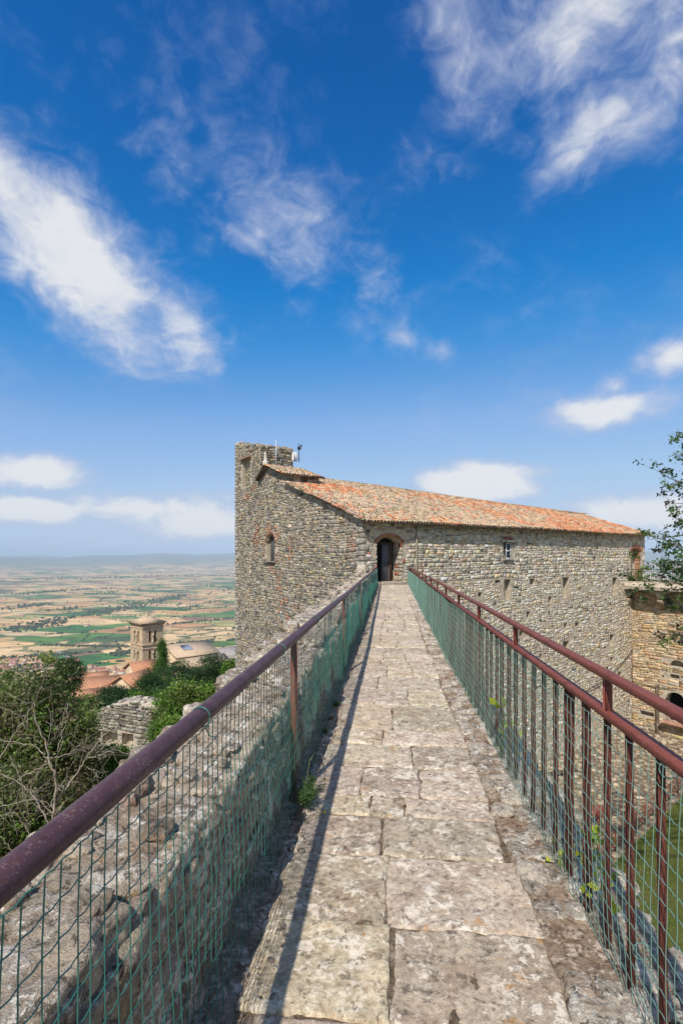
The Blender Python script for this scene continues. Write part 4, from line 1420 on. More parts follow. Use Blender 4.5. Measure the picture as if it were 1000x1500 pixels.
mb.add([uvz(UL2 - .25, EVr, EZ + 2), uvz(UL2 - .25, RV, EZ + 2), uvz(UL2 - .25, RV, RZ - .12), uvz(UL2 - .25, EVr, EVz - .12)], [(0, 1, 2, 3)])
mb.build('wall', M_WALLMORT, FORT)
sd = masonry(uvz(0, EVr, 0), U3, -V3, 0, UL2 - .25, EZ + 2.4, EVz - .12, clear_of([(1.05, 1.6, EVz - .52, EVz - .16, .4)]), col_gable, 44, (.1, .18), (.15, .4))
emit('stone', sd[0], RINGT, M_WALL, FORT, sd[1])
# verge tiles along the sloping gable edge
vt = []
b0 = 0.1
while b0 < 7.3 / math.cos(slope):
    th_ = np.linspace(0, np.pi, 6)
    o = e0 + BU * b0 - U3 * .02
    r0 = np.stack([o + U3 * (.10 * math.cos(t)) + NU * (.06 + .09 * math.sin(t)) for t in th_])
    r1 = np.stack([o + BU * .45 + U3 * (.085 * math.cos(t)) + NU * (.035 + .08 * math.sin(t)) for t in th_])
    vt.append(np.concatenate([r0, r1]))
    b0 += .36
emit('verge_tile', np.array(vt), [np.array([(q, q + 1, 7 + q, 6 + q) for q in range(5)])], M_TILE, roof, pal(np.random.default_rng(6), len(vt), [(0.40, .30, .22), (.5, .25, .15)], [1, 1]), smooth=True)
# pale finial at the small roof's tip
fin = MB()
ft = uvz(-.1, RV + .25, RZ)
fin.tube([ft + Z3 * q for q in (-.2, .1, .3, .34, .55, .9)], [.16, .2, .17, .1, .09, .03], 8)
fin.build('finial', plain('pale_stone', (.5, .47, .4), .9), FORT, smooth=True)

# antenna mast and white equipment box on the tower
an = thing('antenna_mast', 'thin grey antenna mast on top of the ruined tower', 'antenna', PX(404, 688, 34.3))
b0_ = PX(404, 692, 34.3)
tz = PX(404, 645, 34.3)[2]
MB().tube([b0_, [b0_[0], b0_[1], tz]], .035, 6).build('pole', M_LEAD, an, smooth=True)
mb = MB()
for k in range(4):
    mb.tube([[b0_[0] - .3 + .04 * k, b0_[1], tz - .55 - .12 * k], [b0_[0] + .3 - .04 * k, b0_[1], tz - .55 - .12 * k]], .015, 5)
mb.tube([[b0_[0] + .02, b0_[1], tz - .45], [b0_[0] + .02, b0_[1], tz - 1.0]], .02, 5)
mb.build('aerial', M_LEAD, an)
bx_ = uvz(TU + .08, TV0 - .12, 0)
eb = thing('equipment_box', 'small white box on a dark bracket at the tower corner', 'box', (bx_[0], bx_[1], 8.2))
MB().bbox([bx_[0], bx_[1], 8.55], (.34, .2, .62), U3, V3, Z3, .03).build('casing', plain('white_plastic', (.75, .76, .76), .4), eb)
mb = MB()
mb.tube([[bx_[0] + .28, bx_[1] + .05, 8.2], [bx_[0] + .28, bx_[1] + .05, 9.45]], .03, 6)
mb.bbox([bx_[0] + .30, bx_[1] + .05, 9.15], (.24, .18, .2), b=.03)
mb.bbox([bx_[0] + .45, bx_[1] + .0, 9.3], (.12, .12, .14), b=.03)
mb.bbox([bx_[0] + .16, bx_[1] + .03, 8.4], (.3, .05, .05))
mb.build('bracket', M_IRON, eb)

# ------------------------------------------------------------------ terrace wing on the right
WU = 26.6
OW = uvz(WU, 0, 0)
WING = thing('terrace_wing', 'warm tan stone wing with a railed terrace on top at the right', 'building', uvz(WU, 0, COURT_Z))
WT = -0.35


def wing(px, py):
    """photo pixel to (s, z) on the wing wall"""
    r = (px - CX) / FPX
    L0_, D0_ = 1 + .82 * WU, 25 + .573 * WU
    s_ = (r * D0_ - L0_) / (.573 + .82 * r)
    return s_, EYE + (HY - py) * (D0_ - .82 * s_) / FPX


A_w, N_w = -V3, -U3
WL = 14.0
wh = []
for (a, b_, t_, bt, dp) in [(981, 1003, 966, 979, .5), (981, 995, 987, 995.5, .4), (937, 957.5, 1040, 1052, .5), (974.5, 1004, 1012, 1064, .9), (947, 951, 1016, 1021, .2), (969, 972, 989, 993, .2)]:
    s0, z1 = wing(a, t_)
    s1, z0 = wing(b_, bt)
    wh.append((s0, s1, max(z0, COURT_Z - .02), z1, dp))
mb = MB()
wall_skin(mb, OW, A_w, N_w, 0, WL, COURT_Z - .3, WT - .4, wh)
mb.add([OW + A_w * WL + Z3 * (COURT_Z - .3), OW + A_w * WL + Z3 * (WT - .4), OW + A_w * WL + U3 * 9 + Z3 * (WT - .4), OW + A_w * WL + U3 * 9 + Z3 * (COURT_Z - .3)], [(0, 1, 2, 3)])
mb.build('wall', M_WALLMORT, WING)


def col_wing(a, b, g):
    return pal(g, len(a), [(.57, .42, .25), (0.60, 0.47, 0.31), (0.52, 0.36, 0.19), (0.48, 0.42, 0.32), (.33, .24, .15)], [4, 3, 2.4, 1.5, .5])


wc_ = clear_of(wh)
sw = masonry(OW, A_w, N_w, 0, 7.5, COURT_Z + .05, WT - .4, wc_, col_wing, 51, (.13, .28), (.22, .7), (.002, .035), .14, .008, .5)
emit('stone', sw[0], RINGT, M_WALL, WING, sw[1], 1 / (np.abs(sw[2][:, 0] - 1.8) + .5 + .05 * np.abs(sw[2][:, 1] + 5)), 300, 'rubble_masonry')
mb = MB()
arch_fill(mb, OW, A_w, N_w, wh[0][0], wh[0][1], wh[0][3], .45, .48)
mb.build('arch', M_WALLMORT, WING)
mb = MB()
arch_fill(mb, OW, A_w, N_w, wh[3][0], wh[3][1], wh[3][3], .75, .85)
mb.build('arch', M_WALLMORT, WING)
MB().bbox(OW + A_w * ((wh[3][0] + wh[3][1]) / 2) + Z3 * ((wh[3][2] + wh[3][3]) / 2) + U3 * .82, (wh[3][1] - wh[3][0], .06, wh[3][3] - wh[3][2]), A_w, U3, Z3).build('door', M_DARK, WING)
MB().bbox(OW + A_w * ((wh[3][0] + wh[3][1]) / 2) + Z3 * (wh[3][2] + .06) - U3 * .25, (wh[3][1] - wh[3][0] + .3, .7, .14), A_w, U3, Z3, .02).build('step', M_BRICK, WING, np.array([.36, .2, .14]))
sp, _ = wing(963.5, 1000)
MB().bbox(OW + A_w * sp + Z3 * ((wing(963, 1003)[1] + COURT_Z) / 2) - U3 * .1, (.2, .2, wing(963, 1003)[1] - COURT_Z), A_w, U3, Z3).build('buttress_pipe', M_WALL, WING, np.array([.12, .09, .06]))
MB().tube([OW + A_w * .05 + Z3 * z - U3 * .08 for z in (WT - 1.2, -5, -8.5)], .04, 6).build('rain_pipe', plain('wing_pipe', (.4, .3, .2), .7), WING)
MB().tube([OW + A_w * q + Z3 * (wing(930, 998)[1] - .08 * math.sin(q)) - U3 * .1 for q in np.linspace(0, 3.2, 8)], .02, 5).build('cable', M_IRON, WING)
# projecting terrace on small arches
PJ = 0.85
mb = MB()
ct = lambda s_, z, n: OW + A_w * s_ + Z3 * z - U3 * n
mb.bbox(ct(WL / 2 - .0, WT - .33, PJ / 2 - 2.6), (WL, PJ + 6, .5), A_w, U3, Z3, .02)
deck = mb.build('terrace_deck', M_WALLMORT, WING)
s0 = 0.0
stp_ = 2.35
while s0 < WL - 1:
    mb = MB()
    n = 9
    for q in range(n):
        t0, t1 = q / n, (q + 1) / n
        zz = lambda t: WT - 1.35 + .72 * math.sqrt(max(0, 1 - (2 * t - 1) ** 2))
        mb.prism([ct(s0 + stp_ * t0, zz(t0), -.0), ct(s0 + stp_ * t1, zz(t1), -.0), ct(s0 + stp_ * t1, WT - .56, -.0), ct(s0 + stp_ * t0, WT - .56, -.0)], -U3 * (PJ - .02))
    mb.build('arch', M_WALLMORT, WING)
    mb = MB()
    mb.prism([ct(s0 - .18, WT - 1.3, 0), ct(s0 - .18, WT - 1.3, PJ), ct(s0 - .18, WT - 1.55, PJ * .75), ct(s0 - .18, WT - 2.1, 0)], A_w * .36)
    mb.build('corbel', M_WALL, WING, np.array([.36, .29, .2]))
    s0 += stp_
spw = masonry(OW - U3 * PJ, A_w, N_w, 0, 7.5, WT - .62, WT, lambda a, b, c, d: b > -99, lambda a, b, g: pal(g, len(a), [PALE, (.46, .36, .27), (.5, .45, .37)], [2, 2, 2]), 52, (.12, .2), (.2, .5), (.02, .06))
emit('parapet_stone', spw[0], RINGT, M_WALL, WING, spw[1])
spw = masonry(OW - U3 * PJ, U3, V3, 0, PJ, WT - .62, WT, lambda a, b, c, d: b > -99, lambda a, b, g: pal(g, len(a), [PALE, (.46, .36, .27), (.5, .45, .37)], [2, 2, 2]), 53, (.12, .2), (.2, .5), (.02, .06))
mb = MB()
mb.bbox(ct(WL / 2, WT - .04, PJ - .16), (WL, .4, .1), A_w, U3, Z3, .02)
mb.build('coping', M_ROUGH, WING, np.array([.42, .37, .3]))
rl = thing('terrace_railing', 'thin dark iron railing along the terrace edge at the right', 'railing', ct(WL / 2, WT + .01, PJ - .15))
for zt in (WT + .1, WT + .95):
    MB().tube([ct(0.05, zt, PJ - .15), ct(WL - .1, zt, PJ - .15)], .018, 6).build('rail', M_IRON, rl)
s0 = .06
k = 0
while s0 < 8:
    big = k % 8 == 0
    MB().tube([ct(s0, WT - .0, PJ - .15), ct(s0, WT + (1.05 if big else .95), PJ - .15)], .022 if big else .010, 5).build('post' if big else 'bar', M_IRON, rl)
    s0 += .13
    k += 1

# ------------------------------------------------------------------ left railing: pipe, posts, wire netting
def wire_net(name, x0, y0, y1, z_lo, z_hi, mat, parent, seed, dy=0.052, dz=0.072, r=0.0016, belly=0.018, crimp=0.0026):
    g = np.random.default_rng(seed)
    ny = int((y1 - y0) / dy)
    yy = y0 + np.arange(ny) * dy + g.normal(0, .003, ny)
    nz = int(round((z_hi - z_lo) / dz)) + 1
    zz = np.linspace(0, 1, nz)

    def xoff(y, t):
        p = np.stack([y, t * 1.5, 0 * y + seed], -1)
        return belly * fbm(p, .9, 2) + .006 * vn(p, 5)

    def hi(y):
        return z_hi + .02 * vn(np.stack([y, 0 * y, 0 * y + seed + 5], -1), 1.3)

    def lo(y):
        return z_lo + fz(y) + .015 * vn(np.stack([y, 0 * y, 0 * y + seed + 9], -1), 2.0)

    V, Q, n0 = [], [], 0
    k = 4
    ring = np.arange(k) / k * 2 * np.pi + .4

    def strip(P, axis):
        nonlocal n0
        # P (n,3); ring perpendicular to the running axis
        if axis == 'z':
            off = np.stack([np.cos(ring) * r, np.sin(ring) * r, 0 * ring], 1)
        else:
            off = np.stack([np.cos(ring) * r, 0 * ring, np.sin(ring) * r], 1)
        V.append((P[:, None] + off[None]).reshape(-1, 3))
        n = len(P)
        i, j = np.meshgrid(np.arange(n - 1), np.arange(k), indexing='ij')
        Q.append(np.stack([i * k + j, i * k + (j + 1) % k, (i + 1) * k + (j + 1) % k, (i + 1) * k + j], -1).reshape(-1, 4) + n0)
        n0 += n * k
    sh = .012 * fbm(np.stack([yy, 0 * yy, 0 * yy + 3 + seed], -1), 1.1, 2)
    for q in range(ny):
        t = np.linspace(0, 1, 9)
        y = yy[q] + sh[q] * np.sin(t * 3 + 1) + .004 * vn(np.stack([0 * t + yy[q] * 7, t * 4, 0 * t], -1))
        z = lo(yy[q:q + 1] + 0 * t) * (1 - t) + hi(yy[q:q + 1] + 0 * t) * t
        strip(np.stack([x0 + xoff(y, t), y, z], 1), 'z')
    fine = np.arange(y0, y1, dy / 2)
    for q in range(nz):
        t = 0 * fine + zz[q]
        tri = np.where(np.arange(len(fine)) % 2 == 0, crimp, -crimp)
        sag = .012 * fbm(np.stack([fine, 0 * fine + q, 0 * fine + seed], -1), .8, 2)
        z = lo(fine) * (1 - t) + hi(fine) * t + tri + sag * (1 - abs(2 * zz[q] - 1))
        strip(np.stack([x0 + xoff(fine, t) + .002, fine, z], 1), 'y')
    o = part(name, np.concatenate(V), [np.concatenate(Q)], mat, parent, smooth=True, kind='stuff')
    return o


LX = -0.635
LF = thing('pipe_railing', 'purple-brown pipe railing with green wire netting along the left parapet', 'railing', (LX, 11.5, 0))
yp = np.arange(-0.6, 25.0, 0.35)
wx = LX + 0.014 * vn(np.stack([yp, 0 * yp, 0 * yp], -1), .25) - .004 * np.maximum(0, yp - 12)
wz = 1.052 + .008 * vn(np.stack([yp, 0 * yp, 0 * yp + 3], -1), .35)
MB().tube(np.stack([wx, yp, wz], 1), 0.032, 20).build('handrail', M_PIPE, LF, smooth=True)
for y in (-0.2, 3.33, 6.95, 10.6, 14.7, 18.9, 22.4):
    xx = LX - .004 * max(0, y - 12)
    mb = MB()
    mb.tube([(xx, y, float(fz(y)) - .05), (xx, y, 1.05)], 0.022, 14)
    p_ = mb.build('post', M_POST, LF, smooth=True)
    MB().tube([(xx, y, float(fz(y)) - .03), (xx, y, float(fz(y)) + .012)], .034, 12).build('post_foot', M_POST, p_, smooth=True)
wire_net('wire_netting', LX + .030, -0.6, 24.6, -0.01, 1.03, M_WIRE, LF, 61)


def tie(parent, x, y, z, R, mat, r=.0022):
    t = np.linspace(0, 2 * np.pi, 17)
    P = np.stack([x + R * np.cos(t), y + .008 * np.sin(t * .5), z + R * np.sin(t)], 1)
    mb = MB().tube(P, r, 5)
    mb.tube([(x + R * .6, y, z - R), (x + R * .9, y + .01, z - R - .03), (x + R * 1.4, y + .015, z - R - .035)], r, 5)
    return mb.build('wire_tie', mat, parent, smooth=True)


for y in (1.66, 2.9, 4.3, 5.7, 7.6, 9.0):
    tie(LF, LX, y, 1.06, .0345, M_WIRE)

# ------------------------------------------------------------------ right railing: flat bars, balusters, netting
RX = 0.885
RF = thing('bar_railing', 'oxide-red flat bar railing with close balusters and wire netting on the right', 'railing', (RX, 12.5, 0))
Y_A, Y_B = 0.2, 26.0


def bar_y(name, z, w, h, parent, x=RX):
    ya = np.arange(Y_A, Y_B + .01, .55)
    xs_ = x + .004 * vn(np.stack([ya, 0 * ya, 0 * ya + z], -1), .4)
    zs_ = z + .006 * vn(np.stack([ya, 0 * ya, 0 * ya + z + 4], -1), .3) - .003 * np.maximum(0, ya - 12)
    c = .002
    pf = np.array([(-w / 2, -h / 2 + c), (-w / 2, h / 2 - c), (-w / 2 + c, h / 2), (w / 2 - c, h / 2), (w / 2, h / 2 - c), (w / 2, -h / 2 + c), (w / 2 - c, -h / 2), (-w / 2 + c, -h / 2)])
    V = np.stack([np.stack([xs_[:, None] + pf[:, 0], np.repeat(ya[:, None], 8, 1), zs_[:, None] + pf[:, 1]], -1)], 0).reshape(-1, 3)
    n = len(ya)
    i, j = np.meshgrid(np.arange(n - 1), np.arange(8), indexing='ij')
    Q = np.stack([i * 8 + j, i * 8 + (j + 1) % 8, (i + 1) * 8 + (j + 1) % 8, (i + 1) * 8 + j], -1).reshape(-1, 4)
    E = np.array([list(range(8)), [(n - 1) * 8 + q for q in range(8)][::-1]])
    return part(name, V, [Q, E], M_RED, parent)


bar_y('top_rail', 1.112, .046, .026, RF)
bar_y('middle_rail', 0.955, .052, .026, RF)


def bal(w, t, z0, z1):
    return MB().bbox((0, 0, (z0 + z1) / 2), (t, w, z1 - z0), b=.003)


def shared(name, mb, mat):
    V = np.concatenate(mb.V)
    fs = ([np.concatenate(mb.Q)] if mb.Q else []) + ([np.concatenate(mb.T)] if mb.T else [])
    me = make_mesh(name, V, fs)
    me.materials.append(mat)
    return me


me_bal = shared('baluster', bal(.012, .028, -.06, .945), M_BAR)
me_post = shared('post', bal(.030, .030, -.06, .945), M_BAR)
me_str = shared('strut', bal(.030, .030, .965, 1.108), M_RED)
rp_ = wloc(RF)
y = 0.22
k = 0
kk = 0
br = np.random.default_rng(8)
while y < 25.9:
    yy = y + br.normal(0, .006)
    post = (k % 7 == 3)
    o = link('post' if post else 'baluster', me_post if post else me_bal, None, RF, np.array([RX + br.normal(0, .002), yy, float(fz(yy)) * .4]) - rp_)
    o.rotation_euler = (br.normal(0, .004), br.normal(0, .004), br.normal(0, .08))
    if k % 7 == 2:
        o.location[1] += 0.0
    if (k - 2) % 7 == 0:
        link('strut', me_str, None, RF, np.array([RX, yy + .0, -.003 * max(0, yy - 12)]) - rp_)
    if k % 7 == 4:
        link('baluster', me_bal, None, RF, np.array([RX, yy + .045, float(fz(yy)) * .4]) - rp_)
    y += 0.2195
    k += 1
wire_net('wire_netting', RX - .034, 0.2, 25.9, -0.0, .935, M_WIRE2, RF, 77, dy=.050, dz=.070, belly=.014)
for (yy, zz) in ((1.42, .82), (1.42, .50), (1.9, .2), (2.7, .9), (3.7, .9), (1.72, .92)):
    tie(RF, RX, yy, zz, .03, M_WIRE2)


# ------------------------------------------------------------------ vegetation
def leaves(P, size, g, col, up=0.3, asp=0.5, curl=0.2):
    """diamond leaves at points P"""
    n = len(P)
    d = g.normal(0, 1, (n, 3))
    d[:, 2] = d[:, 2] * .6 + up
    d /= np.linalg.norm(d, axis=1)[:, None]
    e = np.cross(d, g.normal(0, 1, (n, 3)))
    e /= np.linalg.norm(e, axis=1)[:, None] + 1e-9
    nr = np.cross(d, e)
    s = size * g.uniform(.6, 1.35, (n, 1))
    a, b, c, dd = P, P + d * s * .45 + e * s * asp * .5 + nr * s * curl * .5, P + d * s, P + d * s * .45 - e * s * asp * .5 + nr * s * curl * .5
    return np.stack([a, b, c, dd], 1), np.repeat(col, 4, 0)


def limb(mb, a, b, r0, r1, g, bend=.12, n=6, k=6):
    a, b = np.asarray(a, float), np.asarray(b, float)
    t = np.linspace(0, 1, n)[:, None]
    L = np.linalg.norm(b - a)
    w = g.normal(0, bend * L, 3)
    P = a + (b - a) * t + np.sin(t * np.pi) * w + np.concatenate([[[0, 0, 0]], g.normal(0, bend * L * .12, (n - 2, 3)), [[0, 0, 0]]])
    mb.tube(P, np.linspace(r0, r1, n), k)
    return P


def tree(name, label, base, crown_c, crown_r, leaf, nleaf, cols, seed, cat='tree', shape='round', clumps=60, group=None, trunk_r=.14, bare=0.0, spread=.22, bark=None):
    g = np.random.default_rng(seed)
    base, cc, cr = np.asarray(base, float), np.asarray(crown_c, float), np.asarray(crown_r, float)
    T = thing(name, label, cat, base, group)
    if shape == 'cone':
        h = g.random(clumps) ** 1.15
        rad_ = (1 - h) ** .8 * g.uniform(.55, 1.0, clumps)
        th = g.random(clumps) * 6.283
        cen = np.stack([rad_ * np.cos(th), rad_ * np.sin(th), h * 2 - 1], 1)
    else:
        d = g.normal(0, 1, (clumps, 3))
        d /= np.linalg.norm(d, axis=1)[:, None]
        cen = d * (g.random((clumps, 1)) ** .38) * (1 + .22 * vn(d * 1.7 + seed)[:, None])
        if shape == 'pine':
            cen[:, 2] = np.round(cen[:, 2] * 3.2) / 3.2 + g.normal(0, .05, clumps)
    C = cc + cen * cr
    mb = MB()
    tip = cc + np.array([0, 0, cr[2] * (.9 if shape == 'cone' else .35)])
    TP = limb(mb, base - [0, 0, .3], tip, trunk_r, trunk_r * .25, g, .03 if shape != 'round' else .05, 9, 8)
    for c in C[::2 if clumps < 90 else 3]:
        k = int(np.clip(np.searchsorted(TP[:, 2], c[2] - .35 * cr[2]), 1, len(TP) - 1))
        limb(mb, TP[k], c, trunk_r * .32, trunk_r * .06, g, .1, 5, 5)
    mb.build('trunk', bark or M_BARK, T, smooth=True)
    per = int(nleaf * (1.5 if shape == 'pine' else 1.0)) // clumps
    cols = np.array(cols)
    ck = g.choice(len(cols), clumps)
    sg = spread * cr * g.uniform(.55, 1.3, (clumps, 1))
    if shape == 'pine':
        sg = sg * np.array([1.25, 1.25, .5])
    PP = (C[:, None] + g.normal(0, 1, (clumps, per, 3)) * sg[:, None]).reshape(-1, 3)
    col = np.repeat(cols[ck] * g.uniform(.7, 1.3, (clumps, 1)), per, 0) * g.uniform(.65, 1.4, (len(PP), 1))
    V, cv = leaves(PP, leaf * (1.05 if shape == 'pine' else 1.3), g, np.clip(col, .005, .6), .35, .34 if shape in ('pine', 'cone') else .55)
    part('crown', V.reshape(-1, 3), [np.arange(len(V) * 4).reshape(-1, 4)], M_LEAF, T, cv)
    return T


OLIVE = [(0.12, 0.14, 0.05), (0.155, 0.165, 0.07), (0.085, 0.11, 0.035), (0.17, 0.145, 0.075), (.11, .18, .035)]
FRESH = [(0.10, 0.185, 0.026), (0.135, 0.23, 0.035), (0.075, 0.145, 0.022)]
PINE = [(0.034, 0.078, 0.026), (0.050, 0.100, 0.032), (0.026, 0.060, 0.024)]
CYP = [(0.08, 0.18, 0.03), (0.06, 0.14, 0.028), (.10, .20, .035)]
YELG = [(0.22, 0.26, 0.05), (0.15, 0.22, 0.05)]


def gbase(px, dep):
    q = W((px - CX) / FPX * dep, dep, 0)
    return np.array([q[0], q[1], float(terrain_z(q[0], q[1]))])


def px_tree(name, label, px, py_top, py_bot, wpx, dep, leaf, nleaf, cols, seed, shape='round', clumps=60, group=None, cat='tree', **kw):
    top, bot = PX(px, py_top, dep), PX(px, py_bot, dep)
    cc = (top + bot) / 2
    rz = (top[2] - bot[2]) / 2
    rx = wpx * dep / FPX / 2
    return tree(name, label, gbase(px, dep), cc, (rx, rx * .95, rz), leaf, int(nleaf * 1.5), cols, seed, cat, shape, clumps, group, **kw)


LT = 'trees on the slope left of the rampart'
px_tree('olive_green_tree', 'large olive-green tree filling the left edge behind the bare branches', 45, 985, 1235, 165, 11.5, .062, 26000, OLIVE, 101, 'round', 190, LT, spread=.15)
px_tree('olive_green_tree', 'lower olive-green bush below the large tree at the left edge', 15, 1120, 1330, 190, 9.0, .055, 20000, OLIVE, 102, 'round', 150, LT, spread=.15)
px_tree('olive_green_tree', 'rounded grey-green tree between bare branches and the low ruined wall', 104, 1040, 1165, 74, 13.5, .062, 12000, OLIVE, 103, 'round', 110, LT, spread=.16)
px_tree('shrub', 'bright green bush at the foot of the low ruined wall', 168, 1098, 1150, 62, 14.0, .06, 4500, FRESH, 104, 'round', 40, LT, cat='shrub', trunk_r=.06)
px_tree('pine_tree', 'dark green pine with a rounded top above the olive-green tree', 100, 967, 1012, 40, 46, .17, 7000, [(.045, .085, .025), (.07, .105, .035)], 105, 'pine', 60, LT)
px_tree('pine_tree', 'dark dense pine in front of the long orange roof', 170, 1008, 1050, 62, 42, .16, 12000, PINE, 106, 'pine', 90, LT)
px_tree('cypress_tree', 'pointed bright green cypress in front of the bell tower', 237, 943, 1016, 40, 66, .15, 14000, CYP, 107, 'cone', 150, LT, spread=.12)
px_tree('pine_tree', 'dark pine left of the cypress below the bell tower', 219, 984, 1030, 36, 60, .17, 8000, PINE, 108, 'pine', 70, LT)
px_tree('pine_tree', 'dark pine right of the cypress below the church roof', 266, 968, 1030, 56, 58, .17, 8500, PINE, 109, 'pine', 70, LT)
px_tree('pine_tree', 'dark spreading pine close to the foot of the tower', 314, 962, 1020, 58, 50, .17, 9000, PINE, 110, 'pine', 80, LT)
px_tree('broadleaf_tree', 'bright green tree touching the left edge of the stone tower', 344, 964, 1010, 34, 47, .13, 5000, FRESH, 111, 'round', 45, LT)
px_tree('broadleaf_tree', 'bright leafy tree just beyond the parapet below the pines', 268, 1008, 1086, 78, 24, .10, 11000, FRESH + OLIVE[:1], 112, 'round', 90, LT)
px_tree('broadleaf_tree', 'smaller leafy tree between the bright tree and the parapet', 312, 1003, 1060, 58, 27, .10, 7500, FRESH + OLIVE[1:2], 113, 'round', 60, LT)
px_tree('broadleaf_tree', 'leafy tree behind the ruined wall right of the dark pine', 222, 1012, 1058, 60, 34, .11, 7000, FRESH + PINE[:1], 114, 'round', 60, LT)
px_tree('broadleaf_tree', 'thin pale yellow-green sapling rising above the pine top', 70, 956, 974, 24, 40, .12, 400, YELG, 115, 'round', 14, LT, trunk_r=.06)
px_tree('shrub', 'low dark bush under the dark pine left of the ruined wall', 112, 1022, 1048, 40, 36, .12, 4500, OLIVE + PINE[:1], 116, 'round', 40, LT, cat='shrub')
px_tree('shrub', 'broad dark bush below the lowest olive-green bush', 70, 1190, 1320, 170, 10.5, .06, 12000, OLIVE, 117, 'round', 110, LT, cat='shrub')
px_tree('broadleaf_tree', 'dark leafy tree at the far left edge behind the large tree', 4, 992, 1060, 60, 30, .12, 6000, OLIVE, 118, 'round', 50, LT)
px_tree('shrub', 'green bush growing over the right end of the ruined wall', 246, 1052, 1102, 46, 21, .08, 5000, FRESH, 119, 'round', 45, LT, cat='shrub', trunk_r=.05)
# woodland covering the rest of the slope, one mass
g = np.random.default_rng(130)
V, C = [], []
for k in range(420):
    a_ = g.uniform(-0.86, 0.06) if k % 4 else g.uniform(-2.6, -0.8)
    dd = g.uniform(20, 200) if k % 2 else g.uniform(150, 900)
    q = W(math.tan(max(a_, -1.3)) * dd if a_ > -1.3 else -3 * dd, dd, 0)
    z = float(terrain_z(q[0], q[1]))
    s = g.uniform(1.0, 2.0) if dd < 200 else g.uniform(2.5, 6)
    n = 220 if dd < 200 else 90
    P = np.array([q[0], q[1], z + s * .5]) + g.normal(0, 1, (n, 3)) * [s * .55, s * .55, s * .36]
    cl = np.array((OLIVE + PINE + FRESH)[g.integers(0, 11)]) * g.uniform(.7, 1.2)
    v_, c_ = leaves(P, .32 * s ** .8, g, np.clip(cl * g.uniform(.7, 1.35, (n, 1)), .005, .5))
    V.append(v_.reshape(-1, 3)); C.append(c_)
V = np.concatenate(V)
o = part('slope_scrub', V, [np.arange(len(V)).reshape(-1, 4)], M_LEAF, None, np.concatenate(C))
tag(o, 'low scrub covering the hillside below the rampart', 'scrub', kind='stuff')


# bare branches by the parapet: read off the photograph, standing on the slope outside the wall
def bare_shrub(name, label, dep, lines, r0, group, root_px, seed):
    g = np.random.default_rng(seed)
    b0 = PX(root_px[0], root_px[1], dep)
    base = np.array([b0[0], b0[1], float(terrain_z(b0[0], b0[1]))])
    T = thing(name, label, 'dead shrub', base, group)
    mb = MB()
    P = np.array([base, base * .45 + b0 * .55 + g.normal(0, .06, 3), b0])
    mb.tube(np.array([P[0] * (1 - t) ** 2 + 2 * P[1] * t * (1 - t) + P[2] * t * t for t in np.linspace(0, 1, 8)]), np.linspace(r0 * 1.5, r0, 8), 7)
    mb.build('trunk', M_TWIG, T, smooth=True)
    for (pts, ra, rb) in lines:
        mb = MB()
        Q = []
        dj = g.normal(0, .18)
        for k, (x, y) in enumerate(pts):
            Q.append(PX(x, y, dep + dj * k / len(pts) * (0 if k == 0 else 1)))
        Q = np.array(Q)
        t = np.linspace(0, len(Q) - 1, len(Q) * 4)
        Pq = np.stack([np.interp(t, np.arange(len(Q)), Q[:, k]) for k in range(3)], 1)
        Pq[1:-1] = (Pq[:-2] + Pq[1:-1] * 2 + Pq[2:]) / 4 + g.normal(0, .006, (len(Pq) - 2, 3))
        ra, rb = ra * .72, rb * .6
        mb.tube(Pq, np.linspace(ra, rb, len(Pq)), 6)
        for q in range(int(len(Pq) * .7)):                      # side twigs
            i_ = g.integers(2, len(Pq))
            d = Pq[i_] - Pq[i_ - 1]
            d /= np.linalg.norm(d) + 1e-9
            d = d * .7 + g.normal(0, .6, 3)
            L = g.uniform(.06, .32)
            e = Pq[i_] + d * L
            m_ = Pq[i_] + d * L * .5 + g.normal(0, .03, 3)
            rr_ = max(.0012, np.interp(i_, [0, len(Pq)], [ra, rb]) * .35)
            mb.tube([Pq[i_], m_, e], [rr_, rr_ * .7, .0012], 5)
        mb.build('branch', M_TWIG, T, smooth=True)
    return T


bare_shrub('dead_shrub', 'bare pale branching shrub with yellow lichen against the parapet', 4.6, [
    ([(74, 1218), (78, 1190), (83, 1160), (80, 1135), (72, 1115), (66, 1090), (58, 1070), (50, 1050), (50, 1030)], .017, .006),
    ([(83, 1175), (100, 1150), (118, 1125), (130, 1105), (142, 1090), (155, 1076), (166, 1064)], .011, .004),
    ([(126, 1114), (138, 1108), (150, 1104), (168, 1098), (188, 1106)], .006, .003),
    ([(126, 1125), (136, 1128), (145, 1140)], .004, .002),
    ([(74, 1212), (60, 1186), (45, 1160), (25, 1145), (0, 1134)], .012, .005),
    ([(66, 1106), (48, 1092), (25, 1088), (0, 1083)], .007, .003),
    ([(66, 1110), (84, 1110), (100, 1104), (114, 1094), (120, 1080)], .006, .002),
    ([(84, 1102), (92, 1070), (100, 1050), (98, 1030)], .006, .003),
    ([(72, 1118), (50, 1128), (30, 1140), (0, 1156)], .006, .003),
    ([(92, 1205), (75, 1188), (55, 1172), (45, 1155)], .006, .003),
    ([(66, 1098), (80, 1080), (84, 1062)], .004, .002),
], .019, None, (74, 1240), 201)
